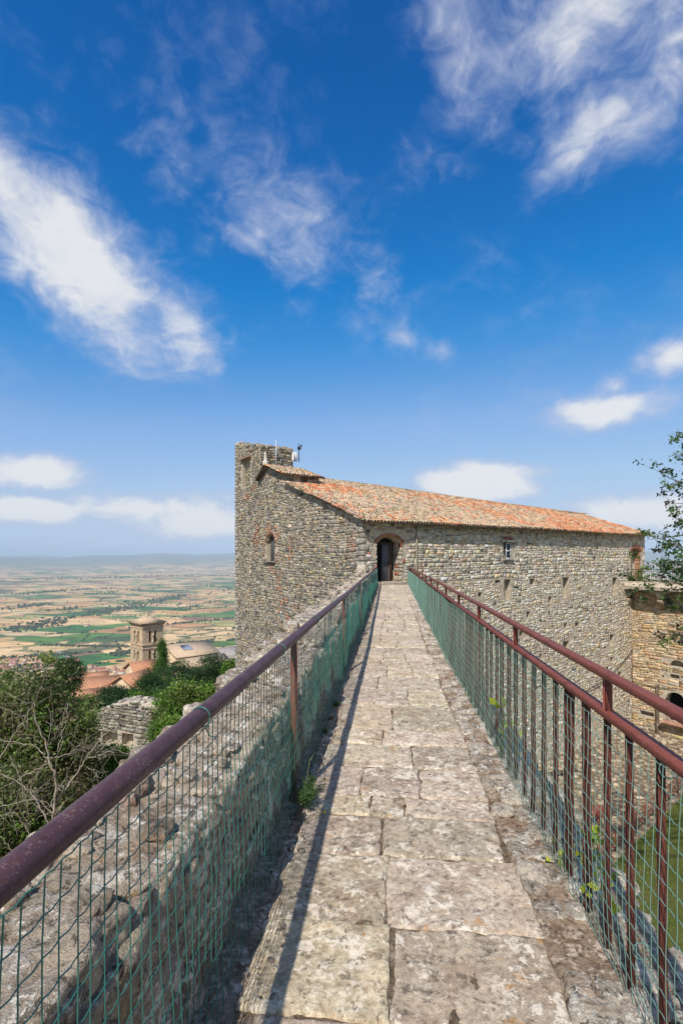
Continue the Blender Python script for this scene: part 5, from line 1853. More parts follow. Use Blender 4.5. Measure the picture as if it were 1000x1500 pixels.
bare_shrub('dead_shrub', 'long straight bare stems leaning across the left edge', 5.4, [
    ([(-20, 1130), (0, 1112), (20, 1075), (40, 1048), (52, 1025), (62, 1006)], .010, .004),
    ([(-10, 1036), (5, 1038), (25, 1047), (45, 1054)], .006, .003),
    ([(0, 1182), (30, 1175), (60, 1172), (85, 1188)], .006, .003),
    ([(50, 1240), (35, 1205), (20, 1190), (0, 1196)], .007, .003),
    ([(20, 1265), (15, 1240), (5, 1230)], .006, .002),
    ([(40, 1250), (44, 1222), (30, 1200)], .005, .002),
    ([(14, 1108), (30, 1138), (36, 1160)], .004, .002),
], .014, None, (20, 1290), 202)

# ---- overhanging tree on the right: trunk stands in the courtyard beyond the frame
g = np.random.default_rng(301)
tb = W(17.2, 15.5, COURT_Z)
T = thing('overhanging_tree', 'dark leafy tree reaching in from the right edge', 'tree', tb)
mb = MB()
top_ = W(16.2, 15.5, 5.5)
TP = limb(mb, tb - [0, 0, .3], top_, .28, .08, g, .03, 12, 9)
tips = []
brs = [((985, 1010), (935, 838)), ((1000, 800), (930, 775)), ((1010, 770), (945, 790)), ((1005, 700), (960, 690)), ((1010, 660), (985, 665)), ((1010, 640), (990, 632)), ((1010, 745), (968, 735)), ((1000, 850), (915, 845)), ((1010, 830), (948, 838)), ((1010, 880), (955, 870)), ((1010, 905), (962, 930)), ((1005, 920), (985, 925)), ((1005, 800), (975, 800)), ((1005, 875), (975, 868)), ((1005, 770), (985, 765)), ((1005, 830), (965, 815)), ((1010, 850), (985, 845)), ((1010, 720), (985, 705)), ((1010, 845), (930, 820))]
V, C = [], []
for (s0, s1) in brs[1:]:
    dep = 14.5 + g.uniform(-1.2, 1.2)
    far = PX(1120 + g.uniform(0, 60), s0[1] + g.uniform(20, 70), 15.3)
    a, b_ = PX(s0[0] + 30, s0[1] + 8, dep), PX(s1[0] + 4, s1[1], dep)
    k = int(np.clip(np.searchsorted(TP[:, 2], far[2] - 1.0), 1, len(TP) - 1))
    limb(mb, TP[k], a, .055, .022, g, .06, 6, 6)
    Pb = limb(mb, a, b_, .022, .006, g, .07, 7, 5)
    for q in range(1, 7):
        for _ in range(2):
            e = Pb[q] + g.normal(0, .16, 3) + [0, 0, -.03]
            mb.tube([Pb[q], (Pb[q] + e) / 2 + g.normal(0, .02, 3), e], [.006, .004, .002], 4)
            n = g.integers(10, 24)
            P = e + g.normal(0, .065, (n, 3)) * [1, 1, .8]
            base_c = np.array([(.035, .075, .018), (.05, .10, .022), (.03, .055, .022), (.085, .13, .025), (.05, .045, .035)][g.integers(0, 5)])
            v_, c_ = leaves(P, .115, g, np.clip(base_c * 1.4 * g.uniform(.6, 1.4, (n, 1)), .005, .4), -.25, .5)
            V.append(v_.reshape(-1, 3)); C.append(c_)
# crown body beyond the frame
for q in range(260):
    d = g.normal(0, 1, 3)
    d /= np.linalg.norm(d)
    c = W(17.4, 16.0, 1.0) + d * [3.2, 3.2, 5.0] * g.random() ** .4
    rel = np.array([c[0] * CT + c[1] * ST, -c[0] * ST + c[1] * CT])
    if rel[1] > .5 and (rel[0] / rel[1]) < .70:
        continue
    n = 40
    P = c + g.normal(0, .35, (n, 3))
    v_, c_ = leaves(P, .13, g, np.clip(np.array([.04, .085, .02]) * g.uniform(.6, 1.5, (n, 1)), .005, .4), -.2, .5)
    V.append(v_.reshape(-1, 3)); C.append(c_)
mb.build('trunk', M_BARK, T, smooth=True)
V = np.concatenate(V)
part('crown', V, [np.arange(len(V)).reshape(-1, 4)], M_LEAF, T, np.concatenate(C))


# ---- small plants
def blades(n, base, h, spread, g, width, curl=.5):
    """arched strap blades from one root, three quads each"""
    V, Q, n0 = [], [], 0
    for k in range(n):
        a = g.random() * 6.283
        hh = h * g.uniform(.55, 1.15)
        out = np.array([math.cos(a), math.sin(a), 0]) * spread * g.uniform(.3, 1.1)
        sd = np.array([-math.sin(a), math.cos(a), 0]) * width / 2
        b0 = base + np.array([g.normal(0, spread * .12), g.normal(0, spread * .12), 0])
        for i_ in range(4):
            t = i_ / 3
            p = b0 + out * t ** 1.5 + np.array([0, 0, hh * (t - curl * t * t * .6)])
            w_ = sd * (1 - t) ** .7 + sd * .08
            V += [p - w_, p + w_]
        Q += [(n0 + 2 * i_, n0 + 2 * i_ + 1, n0 + 2 * i_ + 3, n0 + 2 * i_ + 2) for i_ in range(3)]
        n0 += 8
    return np.array(V), np.array(Q)


def tuft(name, label, base, n, h, spread, width, col, seed, cat='weed', group=None, leafy=0, curl=.5):
    g = np.random.default_rng(seed)
    T = thing(name, label, cat, base, group)
    V, Q = blades(n, np.asarray(base, float), h, spread, g, width, curl)
    c = np.repeat(np.array(col) * g.uniform(.6, 1.4, (n, 1)), 8, 0)
    part('foliage', V, [Q], M_LEAF, T, np.clip(c, 0.01, .6))
    return T


def on_walk(px, py):
    dep = (EYE - .0) * FPX / (py - HY)
    q = PX(px, py, dep)
    return np.array([q[0], q[1], float(fz(q[1])) - .015])


def fennel(base, seed):
    g = np.random.default_rng(seed)
    T = thing('wild_fennel', 'feathery green fennel plant at the foot of the nearest left post', 'plant', base)
    mb = MB()
    V, C = [], []
    for k in range(16):
        a = g.random() * 6.283
        L = g.uniform(.10, .26)
        d = np.array([abs(math.cos(a)) * .9 + .05, math.sin(a), 0]) * g.uniform(.3, .9)
        P = [base + np.array([0, 0, 0])] + [base + d * L * t ** 1.2 + np.array([0, 0, L * (1.1 * t - .45 * t * t)]) for t in (.35, .7, 1.0)]
        mb.tube(P, [.003, .0025, .002, .0012], 5)
        for q in range(26):
            t = g.uniform(.25, 1)
            p = base + d * L * t ** 1.2 + np.array([0, 0, L * (1.1 * t - .45 * t * t)])
            n = 9
            pp = p + g.normal(0, .012, (n, 3))
            cc_ = np.array([(.07, .16, .03), (.10, .18, .05), (.16, .22, .12)][g.integers(0, 3)])
            v_, c_ = leaves(pp, .034, g, np.clip(cc_ * g.uniform(.6, 1.4, (n, 1)), .01, .5), .3, .10)
            V.append(v_.reshape(-1, 3)); C.append(c_)
    mb.build('stem', plain('green_stem', (.10, .16, .05), .6), T)
    V = np.concatenate(V)
    part('foliage', V, [np.arange(len(V)).reshape(-1, 4)], M_LEAF, T, np.concatenate(C))
    fl = MB()
    for (dx, dy, dz) in ((.14, .06, .16), (.16, -.14, .05), (.06, .12, .30)):
        fl.tube([base, base + np.array([dx * .6, dy * .6, dz * .9]), base + np.array([dx, dy, dz])], [.002, .0018, .0015], 4)
    fl.build('flower_stem', plain('pale_stem', (.32, .33, .14), .7), T)
    for (dx, dy, dz) in ((.16, -.14, .05), (.14, .06, .16)):
        v_, q_ = rock(base + np.array([dx, dy, dz]), (.018, .018, .014), 3, .15, 2.2, dx)
        part('flower', v_, [q_], plain('yellow_petal', (.75, .50, .03), .6), T)


fennel(np.array([LX + .075, 3.22, 0.0]), 401)
WG = 'weeds along the walkway edges'
GRN, DRY = (.08, .14, .03), (.30, .21, .09)
tuft('weed', 'green grass tuft at the second post of the left railing', on_walk(492, 1034), 60, .12, .10, .006, GRN, 411, group=WG)
tuft('weed', 'small green tuft between the first and second left posts', on_walk(476, 1072), 45, .10, .08, .006, (.10, .15, .05), 412, group=WG)
tuft('weed', 'dry brown tuft next to the small green one on the left', on_walk(486, 1052), 40, .08, .08, .005, DRY, 413, group=WG)
tuft('weed', 'pale dry tuft at the right edge halfway to the door', on_walk(617, 913), 40, .07, .10, .008, (.26, .24, .10), 414, group=WG)
tuft('weed', 'small green tuft at the right edge of the paving', on_walk(629, 932), 40, .07, .10, .008, (.16, .19, .06), 415, group=WG)
tuft('weed', 'low yellow-green tuft at the right edge nearer the camera', on_walk(656, 1012), 40, .06, .06, .006, (.20, .22, .07), 416, group=WG)
tuft('weed', 'dry rust-brown tuft beside the right railing', on_walk(684, 1040), 60, .07, .08, .005, (.26, .14, .06), 417, group=WG)
tuft('weed', 'tiny dry tuft on the right rubble edge near the camera', on_walk(694, 1121), 40, .04, .05, .004, (.25, .16, .07), 418, group=WG)


def creeper(name, label, pts, seed, size, n_each):
    g = np.random.default_rng(seed)
    T = thing(name, label, 'creeper', pts[0])
    mb = MB().tube(np.array(pts), np.linspace(.004, .0015, len(pts)), 5)
    mb.build('stem', plain('creeper_stem', (.14, .17, .05), .7), T)
    V, C = [], []
    for p in pts:
        n = n_each
        P = np.asarray(p) + g.normal(0, .035, (n, 3))
        c0 = np.array([(.30, .36, .03), (.20, .30, .025), (.38, .40, .05)])[g.integers(0, 3, n)]
        v_, c_ = leaves(P, size, g, c0 * g.uniform(.7, 1.25, (n, 1)), .25, .85, .3)
        V.append(v_.reshape(-1, 3)); C.append(c_)
    V = np.concatenate(V)
    part('foliage', V, [np.arange(len(V)).reshape(-1, 4)], M_LEAF, T, np.concatenate(C))


creeper('creeper', 'yellow-green creeper climbing outside the right railing', [PX(890, 1330, 2.25), PX(884, 1300, 2.25), PX(872, 1270, 2.28), PX(876, 1245, 2.3), PX(870, 1225, 2.3)], 421, .05, 9)
creeper('creeper', 'small yellow-green creeper shoot on the paving side of the railing', [on_walk(832, 1262) + [0.02, 0, .02], on_walk(822, 1262) + [0, 0, .03], on_walk(808, 1262) + [0, 0, .035]], 422, .045, 6)
creeper('creeper', 'green creeper behind the railing farther along', [PX(744, 1098, 3.95), PX(742, 1070, 3.95), PX(738, 1045, 3.95), PX(736, 1030, 3.95)], 423, .06, 5)
tp_ = uvz(WU - .55, -.35, WT)
tuft('spiky_plant', 'spiky green plant on the terrace edge beside the far doorway', np.array([tp_[0], tp_[1], WT + .02]), 34, 1.0, 1.0, .09, (.07, .13, .025), 431, 'plant')
tp_ = uvz(WU + .1, -.5, WT)
tuft('spiky_plant', 'paler spiky plant beside the darker one at the far doorway', np.array([tp_[0], tp_[1], WT + .02]), 26, 1.5, .6, .06, (.15, .19, .07), 432, 'plant', curl=.3)

# ------------------------------------------------------------------ low ruined wall on the slope
RD = 26.0
rw0, rw1 = PX(128, 1100, RD + 1.5), PX(243, 1100, RD)
Aw = (rw1 - rw0) * [1, 1, 0]
RL = np.linalg.norm(Aw)
Aw /= RL
Nw = np.array([Aw[1], -Aw[0], 0])
zr = float(min(terrain_z(rw0[0], rw0[1]), terrain_z(rw1[0], rw1[1])))
RW = thing('ruined_wall', 'low grey ruined stone wall with two square openings on the slope', 'wall', [(rw0[0] + rw1[0]) / 2, (rw0[1] + rw1[1]) / 2, zr])
Ow = np.array([rw0[0], rw0[1], 0.])
topz = lambda a: np.interp(np.asarray(a) / RL, [0, .12, .35, .6, .8, 1.0], [PX(0, 1066, RD)[2], PX(0, 1056, RD)[2], PX(0, 1040, RD)[2], PX(0, 1033, RD)[2], PX(0, 1036, RD)[2], PX(0, 1046, RD)[2]])
pz = lambda py: PX(0, py, RD + .6)[2]
pa = lambda px: RL * (px - 128) / (243 - 128)
rh_ = [(pa(151), pa(174), pz(1095), pz(1077), .5), (pa(180), pa(197), pz(1094), pz(1076), .5)]
bot = min(zr - .3, pz(1120))
mb = MB()
lowtop = float(topz(0.0)) - .1
wall_skin(mb, Ow, Aw, Nw, 0, RL, bot, pz(1070), rh_)
nseg = 14
for k in range(nseg):
    a0, a1 = RL * k / nseg, RL * (k + 1) / nseg
    z0 = pz(1070) + .002
    mb.prism([Ow + Aw * a0 + Z3 * z0, Ow + Aw * a1 + Z3 * z0, Ow + Aw * a1 + Z3 * float(topz(a1)), Ow + Aw * a0 + Z3 * float(topz(a0))], -Nw * 1.2)
mb.add([Ow - Nw * 1.2 + Z3 * bot, Ow + Aw * RL - Nw * 1.2 + Z3 * bot, Ow + Aw * RL - Nw * 1.2 + Z3 * pz(1070), Ow - Nw * 1.2 + Z3 * pz(1070)], [(0, 1, 2, 3)])
mb.build('mortar_core', M_WALLMORT, RW)
rc = clear_of(rh_, .02)
sx = masonry(Ow, Aw, Nw, 0, RL, bot, PX(0, 1030, RD)[2], lambda a, b, c, d: rc(a, b, c, d) & (b + d < topz(a) + .05), lambda a, b, g: pal(g, len(a), [(.27, .255, .22), (.24, .215, .175), (.33, .305, .255), DRK], [3, 3, 2, 1.6]), 71, (.09, .2), (.14, .5), (.01, .08))
emit('stone', sx[0], RINGT, M_WALL, RW, sx[1], sx[2][:, 1] + 20, 300, 'rubble_masonry')
for q in range(40):
    a = SR.uniform(0, RL)
    s = SR.uniform(.15, .4)
    pp = Ow + Aw * a - Nw * SR.uniform(.05, 1.1) + Z3 * float(topz(a))
    v_, q_ = rock(pp, (s, s * SR.uniform(.7, 1.2), SR.uniform(.1, .22)), 4, .2, 4, SR.uniform(0, 99))
    part('cap_stone', v_, [q_], M_WALL, RW, np.tile(np.array(GREY) * SR.uniform(.7, 1.4), (len(v_), 1)))

# ------------------------------------------------------------------ bell tower
BD = 120.0
bc = PX(208.7, 914, BD)
bR = W(.675, .738, 0) / 1.0
bR = bR / np.linalg.norm(bR)
bL = np.array([-bR[1], bR[0], 0])
b_base = float(terrain_z(bc[0], bc[1])) - 4
BT = thing('bell_tower', 'tan stone bell tower with paired arched openings and low pyramid roof', 'bell tower', [bc[0], bc[1], b_base])
bz = lambda py: PX(0, py, BD)[2]
BRl, BLl = 5.2, 6.0
O_b = np.array([bc[0], bc[1], 0.])
zs = dict(eave=bz(915), corn=bz(921), w1t=bz(925.5), w1b=bz(943), s1=bz(946), s2=bz(951.5), w2t=bz(955), w2b=bz(969), bot=b_base)
faces = [(O_b, bR, -bL, BRl, [(.30, .42), (.56, .68)]), (O_b + bL * BLl, -bL, -bR, BLl, [(.26, .42), (.56, .72)])]
mb = MB()
arches = []
for (o_, A_, N_, L_, wins) in faces:
    hs = []
    for (f0, f1) in wins:
        hs.append((L_ * f0, L_ * f1, zs['w1b'], zs['w1t'], .8))
        hs.append((L_ * f0, L_ * f1, zs['w2b'], zs['w2t'], .8))
    wall_skin(mb, o_, A_, N_, 0, L_, zs['bot'], zs['eave'], hs)
    arches.append((o_, A_, N_, hs))
far_c = O_b + bL * BLl + bR * BRl
for (o_, A_, L_) in ((O_b + bR * BRl, bL, BLl), (O_b + bL * BLl, bR, BRl)):
    mb.add([o_ + Z3 * zs['bot'], o_ + A_ * L_ + Z3 * zs['bot'], o_ + A_ * L_ + Z3 * zs['eave'], o_ + Z3 * zs['eave']], [(0, 1, 2, 3)])
mb.build('wall', M_FARSTONE, BT)
for (o_, A_, N_, hs) in arches:
    for h in hs:
        f = MB()
        arch_fill(f, o_, A_, N_, h[0], h[1], h[3], (h[1] - h[0]) * .5, .78, 8)
        w = f.build('belfry_opening', M_FARSTONE, BT)
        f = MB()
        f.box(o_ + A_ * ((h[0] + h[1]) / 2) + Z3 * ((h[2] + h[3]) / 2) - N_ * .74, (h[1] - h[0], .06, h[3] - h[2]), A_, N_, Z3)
        f.build('shaded_back_panel', plain('belfry_shade', (.16, .09, .07), .9), w)  # dark brown panel, shade inside the belfry opening put into its colour
    for q in (0, 2):
        a0, a1 = hs[0][1], hs[2][0]
        zt = zs['w1b'] if q == 0 else zs['w2b']
        f = MB()
        f.tube([o_ + A_ * (a0 + a1) / 2 + N_ * .12 + Z3 * z for z in (zt, zt + .2, zt + 1.55, zt + 1.7, zt + 1.9)], [.26, .17, .17, .3, .32], 8)
        f.build('column', plain('pale_column', (.5, .43, .33), .9), BT, smooth=True)
ctr = (O_b + far_c) / 2
for (z0, z1, pr) in ((zs['s1'] - .12, zs['s1'] + .12, .2), (zs['s2'] - .1, zs['s2'] + .1, .15), (zs['corn'] - .12, zs['corn'] + .12, .16), (zs['eave'] - .35, zs['eave'], .3), (zs['eave'], zs['eave'] + .22, .62)):
    f = MB()
    f.bbox(ctr * [1, 1, 0] + Z3 * (z0 + z1) / 2, (BRl + 2 * pr, BLl + 2 * pr, z1 - z0), bR, bL, Z3, .03)
    f.build('string_course', M_FARSTONE, BT)
f = MB()
e = zs['eave'] + .22
rr4 = [ctr * [1, 1, 0] + bR * sx_ * (BRl / 2 + .75) + bL * sy_ * (BLl / 2 + .75) + Z3 * e for (sx_, sy_) in ((-1, -1), (1, -1), (1, 1), (-1, 1))]
f.add(rr4 + [ctr * [1, 1, 0] + Z3 * (e + 1.35)], [(3, 2, 1, 0)], [(0, 1, 4), (1, 2, 4), (2, 3, 4), (3, 0, 4)])
rf = f.build('roof', M_FARROOF2, BT)
f = MB()
f.tube([ctr * [1, 1, 0] + Z3 * (e + z) for z in (1.1, 1.5, 1.9, 2.5)], [.45, .4, .2, .05], 8)
f.build('finial', M_FARSTONE, rf)


# ------------------------------------------------------------------ houses
def house(name, label, cat, c, ax, length, width, wall_h, rise, m_wall, m_roof, base=None, over=.4, skylight=False, group=None, wins=3):
    """gabled building: c = middle of the ridge in plan and its height, ax = ridge direction (plan)"""
    ax = np.array([ax[0], ax[1], 0.]); ax /= np.linalg.norm(ax)
    sd = np.array([-ax[1], ax[0], 0.])
    zr_ = c[2]
    ze = zr_ - rise
    zb = base if base is not None else ze - wall_h
    P = np.array([c[0], c[1], 0.])
    T = thing(name, label, cat, [c[0], c[1], zb], group)
    mb = MB()
    h, w = length / 2, width / 2
    pent = [P - ax * h - sd * w + Z3 * zb, P - ax * h + sd * w + Z3 * zb, P - ax * h + sd * w + Z3 * (ze - .02), P - ax * h + Z3 * (zr_ - .02), P - ax * h - sd * w + Z3 * (ze - .02)]
    mb.prism(pent, ax * length)
    mb.build('wall', m_wall, T)
    mb = MB()
    k = rise / w
    for s_ in (-1, 1):
        q = [P - ax * (h + over) + Z3 * zr_, P + ax * (h + over) + Z3 * zr_, P + ax * (h + over) + sd * s_ * (w + over) + Z3 * (ze - over * k), P - ax * (h + over) + sd * s_ * (w + over) + Z3 * (ze - over * k)]
        mb.prism(q, (0, 0, .22))
    r_ = mb.build('roof', m_roof, T)
    if wins:
        for s_ in (-1, 1):
            for q in range(wins):
                mb = MB()
                mb.box(P + ax * (-h + length * (q + .5) / wins) + sd * s_ * (w + .0) + Z3 * (ze - 1.9), (1.0, .16, 1.5), ax, sd, Z3)
                mb.build('window', M_DARK, T)
    if skylight:
        mb = MB()
        mb.bbox(P + ax * (-.12 * length) - sd * (w * .42) + Z3 * (zr_ - rise * .42 + .32), (length * .24, width * .2, .12), ax, sd * math.cos(math.atan(k)) + Z3 * math.sin(math.atan(k)), np.cross(ax, sd * math.cos(math.atan(k)) + Z3 * math.sin(math.atan(k))), .03)
        mb.build('skylight', plain('skylight_glass', (.33, .37, .40), .25, .5), r_)
    return T


def hpx(px, py, dep):
    return PX(px, py, dep)


TR = W(.74, .67, 0)
house('church_nave', 'long church nave with pale tiled roof right of the bell tower', 'church', hpx(272.7, 943, 108.5), W(.78, .62, 0)[:2], 8.6, 12.5, 8, 1.5, M_PLASTER, M_FARROOF2, base=float(terrain_z(*hpx(272.7, 943, 108.5)[:2])) - 3, skylight=True)
house('church_annex', 'low annex with pale roof below the church nave', 'building', hpx(296, 963, 92), TR[:2], 8, 7.5, 6, 1.2, M_PLASTER, M_FARROOF2, base=float(terrain_z(*hpx(296, 963, 92)[:2])) - 3)
house('grey_roofed_building', 'grey-roofed building between the church and the fortress tower', 'building', hpx(332, 949, 150), TR[:2], 13, 11, 7, 2.0, M_PLASTER, plain('grey_roof_tiles', (.36, .32, .29), .9), base=float(terrain_z(*hpx(332, 949, 150)[:2])) - 3)
house('orange_roofed_house', 'bright orange roof tucked against the foot of the bell tower', 'house', hpx(208, 969, 112), (TR[0], TR[1]), 5, 6.5, 6, 1.7, M_PLASTER, M_FARROOF, base=float(terrain_z(*hpx(208, 969, 112)[:2])) - 3)
house('orange_roofed_house', 'long pale orange tiled roof left of the bell tower', 'house', hpx(151, 992, 90), W(.9, .22, 0)[:2], 10, 9, 6, 2.0, M_PLASTER, M_FARROOF, base=float(terrain_z(*hpx(151, 992, 90)[:2])) - 3)
house('orange_roofed_house', 'small orange roof below the bell tower in front of the pines', 'house', hpx(194, 987, 88), W(.4, .9, 0)[:2], 4.5, 4.5, 5, 1.4, M_PLASTER, M_FARROOF, base=float(terrain_z(*hpx(194, 994, 90)[:2])) - 3)
house('orange_roofed_house', 'small orange roof behind the long pale orange roof', 'house', hpx(141, 985, 170), W(.9, .4, 0)[:2], 7, 6, 5, 1.4, M_PLASTER, M_FARROOF, base=float(terrain_z(*hpx(141, 985, 170)[:2])) - 3)
house('orange_roofed_house', 'partly hidden brown-roofed house at the left end of the long roof', 'house', hpx(122, 1012, 74), W(.9, .5, 0)[:2], 5, 5, 5, 1.2, M_PLASTER, M_FARROOF, base=float(terrain_z(*hpx(122, 1012, 74)[:2])) - 3)

# town at the foot of the hill
hg = np.random.default_rng(91)
protos = []
for k in range(3):
    me = MB()
    w, l, hh = [(9, 14, 7), (11, 11, 9), (10, 20, 8)][k]
    me.prism([(-l / 2, -w / 2, -2), (-l / 2, w / 2, -2), (-l / 2, w / 2, hh), (-l / 2, 0, hh + 2.2), (-l / 2, -w / 2, hh)], (l, 0, 0))
    rmb = MB()
    for s_ in (-1, 1):
        rmb.prism([(-l / 2 - .6, 0, hh + 2.25), (l / 2 + .6, 0, hh + 2.25), (l / 2 + .6, s_ * (w / 2 + .7), hh - .2), (-l / 2 - .6, s_ * (w / 2 + .7), hh - .2)], (0, 0, .3))
    protos.append((me, rmb))
M_TW = [plain('town_wall_cream', (.55, .48, .38), .9), plain('town_wall_pink', (.50, .34, .26), .9), plain('town_wall_white', (.58, .52, .44), .9)]
M_TRF = [plain('town_roof_red', (.42, .155, .10), .9), plain('town_roof_orange', (.50, .22, .12), .9), plain('town_roof_rose', (.42, .20, .12), .9)]
hm = []
for k in range(3):
    for j_ in range(3):
        hm.append((shared('wall', protos[k][0], M_TW[j_]), shared('roof', protos[k][1], M_TRF[(j_ + k) % 3])))
clusters = [(-10, 66, 968, 985, 46, 'tiny red-roofed house in the town beyond the left-hand trees'), (78, 195, 979, 1003, 72, 'tiny red-roofed house in the town below the bell tower'), (60, 135, 967, 978, 10, 'tiny red-roofed house strung along the valley road'), (0, 340, 850, 935, 34, 'tiny pale farmhouse out among the valley fields')]
for (x0, x1, y0, y1, n, lab) in clusters:
    for q in range(n):
        px, py = hg.uniform(x0, x1), hg.uniform(y0, y1)
        dep = (EYE - PLAIN_Z) * FPX / (py - HY)
        p_ = PX(px, py, dep)
        zz = float(terrain_z(p_[0], p_[1]))
        T = thing('valley_house' if 'farm' in lab else 'town_house', lab, 'house', [p_[0], p_[1], zz], lab.replace('tiny ', '').split(' house')[0] + ' houses ' + lab.split('house ')[1])
        wm, rm = hm[hg.integers(0, 9)]
        T.rotation_euler = (0, 0, hg.choice([.4, .4, .4 + math.pi / 2, hg.uniform(0, 3)]))
        s = hg.uniform(.85, 1.4)
        T.scale = (s, s, s)
        link('wall', wm, None, T)
        link('roof', rm, None, T)

# trees of the plain: hedgerows and woods, one mass
fg = np.random.default_rng(95)
tv, tq = rock_template(2)
tvv = tv / np.linalg.norm(tv, axis=1)[:, None]
PTS = []


def line(p0, p1, n, wob, sz):
    t = np.sort(fg.random(n))
    for q in t:
        if vn(np.array([[q * 9 + p0[0], p0[1], 0]]))[0] < -.35:
            continue
        PTS.append((p0[0] + (p1[0] - p0[0]) * q + fg.normal(0, wob), p0[1] + (p1[1] - p0[1]) * q + fg.normal(0, wob), sz * fg.uniform(.6, 1.4)))


def pl(px, py):
    dep = (EYE - PLAIN_Z) * FPX / (py - HY)
    return PX(px, py, dep)[:2]


for (a, b_, n, wob, sz) in [((70, 915), (270, 872), 420, 60, 11), ((0, 965), (110, 958), 120, 18, 8), ((60, 945), (190, 948), 130, 10, 7), ((0, 985), (60, 975), 60, 25, 8), ((230, 945), (345, 938), 160, 10, 8), ((250, 915), (345, 905), 110, 22, 8), ((20, 925), (90, 905), 200, 50, 10), ((255, 895), (320, 880), 100, 40, 9), ((165, 960), (192, 955), 90, 22, 8), ((70, 895), (200, 880), 120, 30, 10), ((130, 870), (300, 858), 160, 50, 12), ((0, 872), (150, 862), 180, 70, 13), ((0, 850), (345, 845), 300, 140, 16), ((0, 895), (60, 885), 90, 60, 11), ((280, 960), (340, 950), 40, 10, 7), ((80, 965), (120, 985), 60, 14, 7), ((40, 1000), (130, 1005), 90, 20, 8), ((300, 858), (345, 862), 80, 60, 12)]:
    line(pl(*a), pl(*b_), n, wob, sz)
for k in range(130):                                     # hedges at random through the plain
    d0 = fg.uniform(1700, 9000)
    a0 = fg.uniform(-.75, .02)
    p0 = W(math.tan(a0) * d0, d0, 0)[:2]
    th = math.radians(fg.choice([24, 114])) + fg.normal(0, .1)
    L = fg.uniform(80, 420)
    line(p0, p0 + np.array([math.cos(th), math.sin(th)]) * L, int(L / 11), 4, fg.uniform(5, 9))
for k in range(900):
    d0 = fg.uniform(1600, 9000)
    a0 = fg.uniform(-.8, .05)
    p0 = W(math.tan(a0) * d0, d0, 0)
    PTS.append((p0[0], p0[1], fg.uniform(4, 8)))
PTS = np.array(PTS)
zz = terrain_z(PTS[:, 0], PTS[:, 1])
s = PTS[:, 2]
V = np.stack([PTS[:, 0], PTS[:, 1], zz + s * .38], -1)[:, None] + tvv[None] * (s[:, None, None] * .62) * np.array([1.15, 1.15, .8]) * (1 + .25 * fg.normal(0, 1, (len(s), len(tv), 1)) * .5)
cc = np.clip(np.array([.06, .085, .022]) * fg.uniform(.6, 1.5, (len(s), 1)), .01, .2)
o = part('valley_woodland', V.reshape(-1, 3), [(tq[None] + (np.arange(len(s)) * len(tv))[:, None, None]).reshape(-1, 4)], M_LEAF, None, np.repeat(cc, len(tv), 0))
tag(o, 'hedgerows and small woods spread across the valley', 'woodland', kind='stuff')
# a pale road through the plain
mb = MB()
rdp = [pl(84, 955), pl(100, 963), pl(112, 975), pl(118, 990), pl(112, 1003)]
for k in range(len(rdp) - 1):
    a, b_ = np.array(rdp[k]), np.array(rdp[k + 1])
    d = (b_ - a) / np.linalg.norm(b_ - a)
    n_ = np.array([-d[1], d[0]]) * 7
    mb.add([np.append(a - n_, PLAIN_Z + .8), np.append(b_ - n_, PLAIN_Z + .8), np.append(b_ + n_, PLAIN_Z + .8), np.append(a + n_, PLAIN_Z + .8)], [(0, 1, 2, 3)])
o = mb.build('valley_road', plain('pale_asphalt', (.30, .29, .29), .9))
tag(o, 'grey road curving through the valley fields', kind='structure')

# ------------------------------------------------------------------ courtyard details
fe = thing('courtyard_fence', 'low rusty fence along the edge of the courtyard lawn', 'fence', W(L0[0], L0[1], COURT_Z))
dl = (L1 - L0)
LL = np.linalg.norm(dl)
dl = dl / LL
fpt = lambda t, z: W(L0[0] + dl[0] * t - .25, L0[1] + dl[1] * t + .2, COURT_Z + z)
for z in (.35, .95):
    MB().tube([fpt(.1, z), fpt(LL - .1, z)], .025, 6).build('rail', M_POST, fe)
t = .1
while t < LL:
    MB().tube([fpt(t, -.1), fpt(t, 1.05)], .035, 6).build('post', M_POST, fe)
    t += 1.25
t = .1
mb = MB()
while t < LL:
    mb.tube([fpt(t, .35), fpt(t, .95)], .008, 4, False)
    t += .16
mb.build('infill_bars', M_POST, fe, kind='stuff')
cb_ = W((876 - 500) / 750 * 25.2, 25.2, COURT_Z)
rb = thing('red_box', 'small oxide-red metal box on a post beside the courtyard fence', 'box', cb_)
MB().bbox(cb_ + [0, 0, .85], (.44, .3, .5), b=.02).build('casing', M_RED, rb)
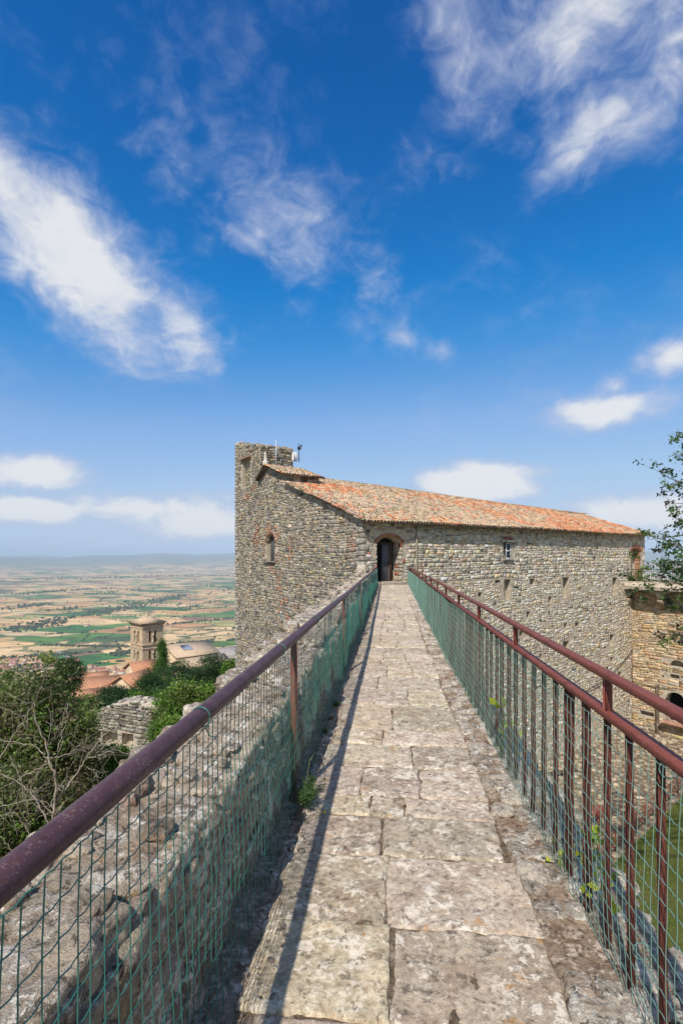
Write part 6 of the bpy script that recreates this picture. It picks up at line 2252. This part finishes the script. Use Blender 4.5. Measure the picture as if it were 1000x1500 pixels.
MB().tube([cb_ - [0, 0, .05], cb_ + [0, 0, .62]], .05, 8).build('leg', M_RED, rb)
pk = W((825 - 500) / 750 * 31, 31, COURT_Z)
tb_ = thing('timber_plank', 'dark timber plank lying on stones near the facade foot', 'plank', pk)
MB().bbox(pk + [0, 0, .35], (1.9, .3, .12), (.94, .34, .03), (-.34, .94, 0), (0, 0, 1), .02).build('board', M_WOOD, tb_)
for s_ in (-.7, .7):
    v_, q_ = rock(pk + np.array([.94, .34, 0]) * s_ + [0, 0, .14], (.35, .35, .34), 4, .15, 4, s_)
    part('support_stone', v_, [q_], M_WALL, tb_, np.tile(np.array(GREY), (len(v_), 1)))
# rubble heap along the facade foot
V, Q, C, n0 = [], [], [], 0
for q in range(900):
    u_ = SR.uniform(4, 26)
    v_d = -abs(SR.normal(0, 3.2)) - .1
    s = SR.uniform(.1, .4)
    p_ = uvz(u_, v_d, COURT_Z + s * .15)
    v_, q_ = rock(p_, (s * SR.uniform(.8, 1.4), s, s * .6), 2, .2, 3, SR.uniform(0, 99))
    V.append(v_); Q.append(q_ + n0); C.append(np.tile(np.array([.40, .33, .24]) * SR.uniform(.6, 1.3), (len(v_), 1))); n0 += len(v_)
o = part('courtyard_rubble', np.concatenate(V), [np.concatenate(Q)], M_WALL, None, np.concatenate(C), kind='stuff')
tag(o, 'loose stones scattered over the courtyard along the facade foot', 'rubble', kind='stuff')

# ------------------------------------------------------------------ haze in the valley air
mh = bpy.data.materials.new('haze_air')
mh.use_nodes = True
nt = mh.node_tree
nt.nodes.clear()
pv = node(nt, 'ShaderNodeVolumePrincipled', {'Color': (0.66, 0.83, 1.0, 1), 'Density': 5.6e-5, 'Anisotropy': -0.2})
om_ = nt.nodes.new('ShaderNodeOutputMaterial')
nt.links.new(pv.outputs[0], om_.inputs['Volume'])
mb = MB()
hzt = float(gv[:, 2].max()) + 20
mb.box((0, 0, (PLAIN_Z - 62 + hzt) / 2), (64000, 64000, hzt - PLAIN_Z + 62))
hz = mb.build('haze', mh)
tag(hz, 'thin blue summer haze over the valley', kind='stuff')
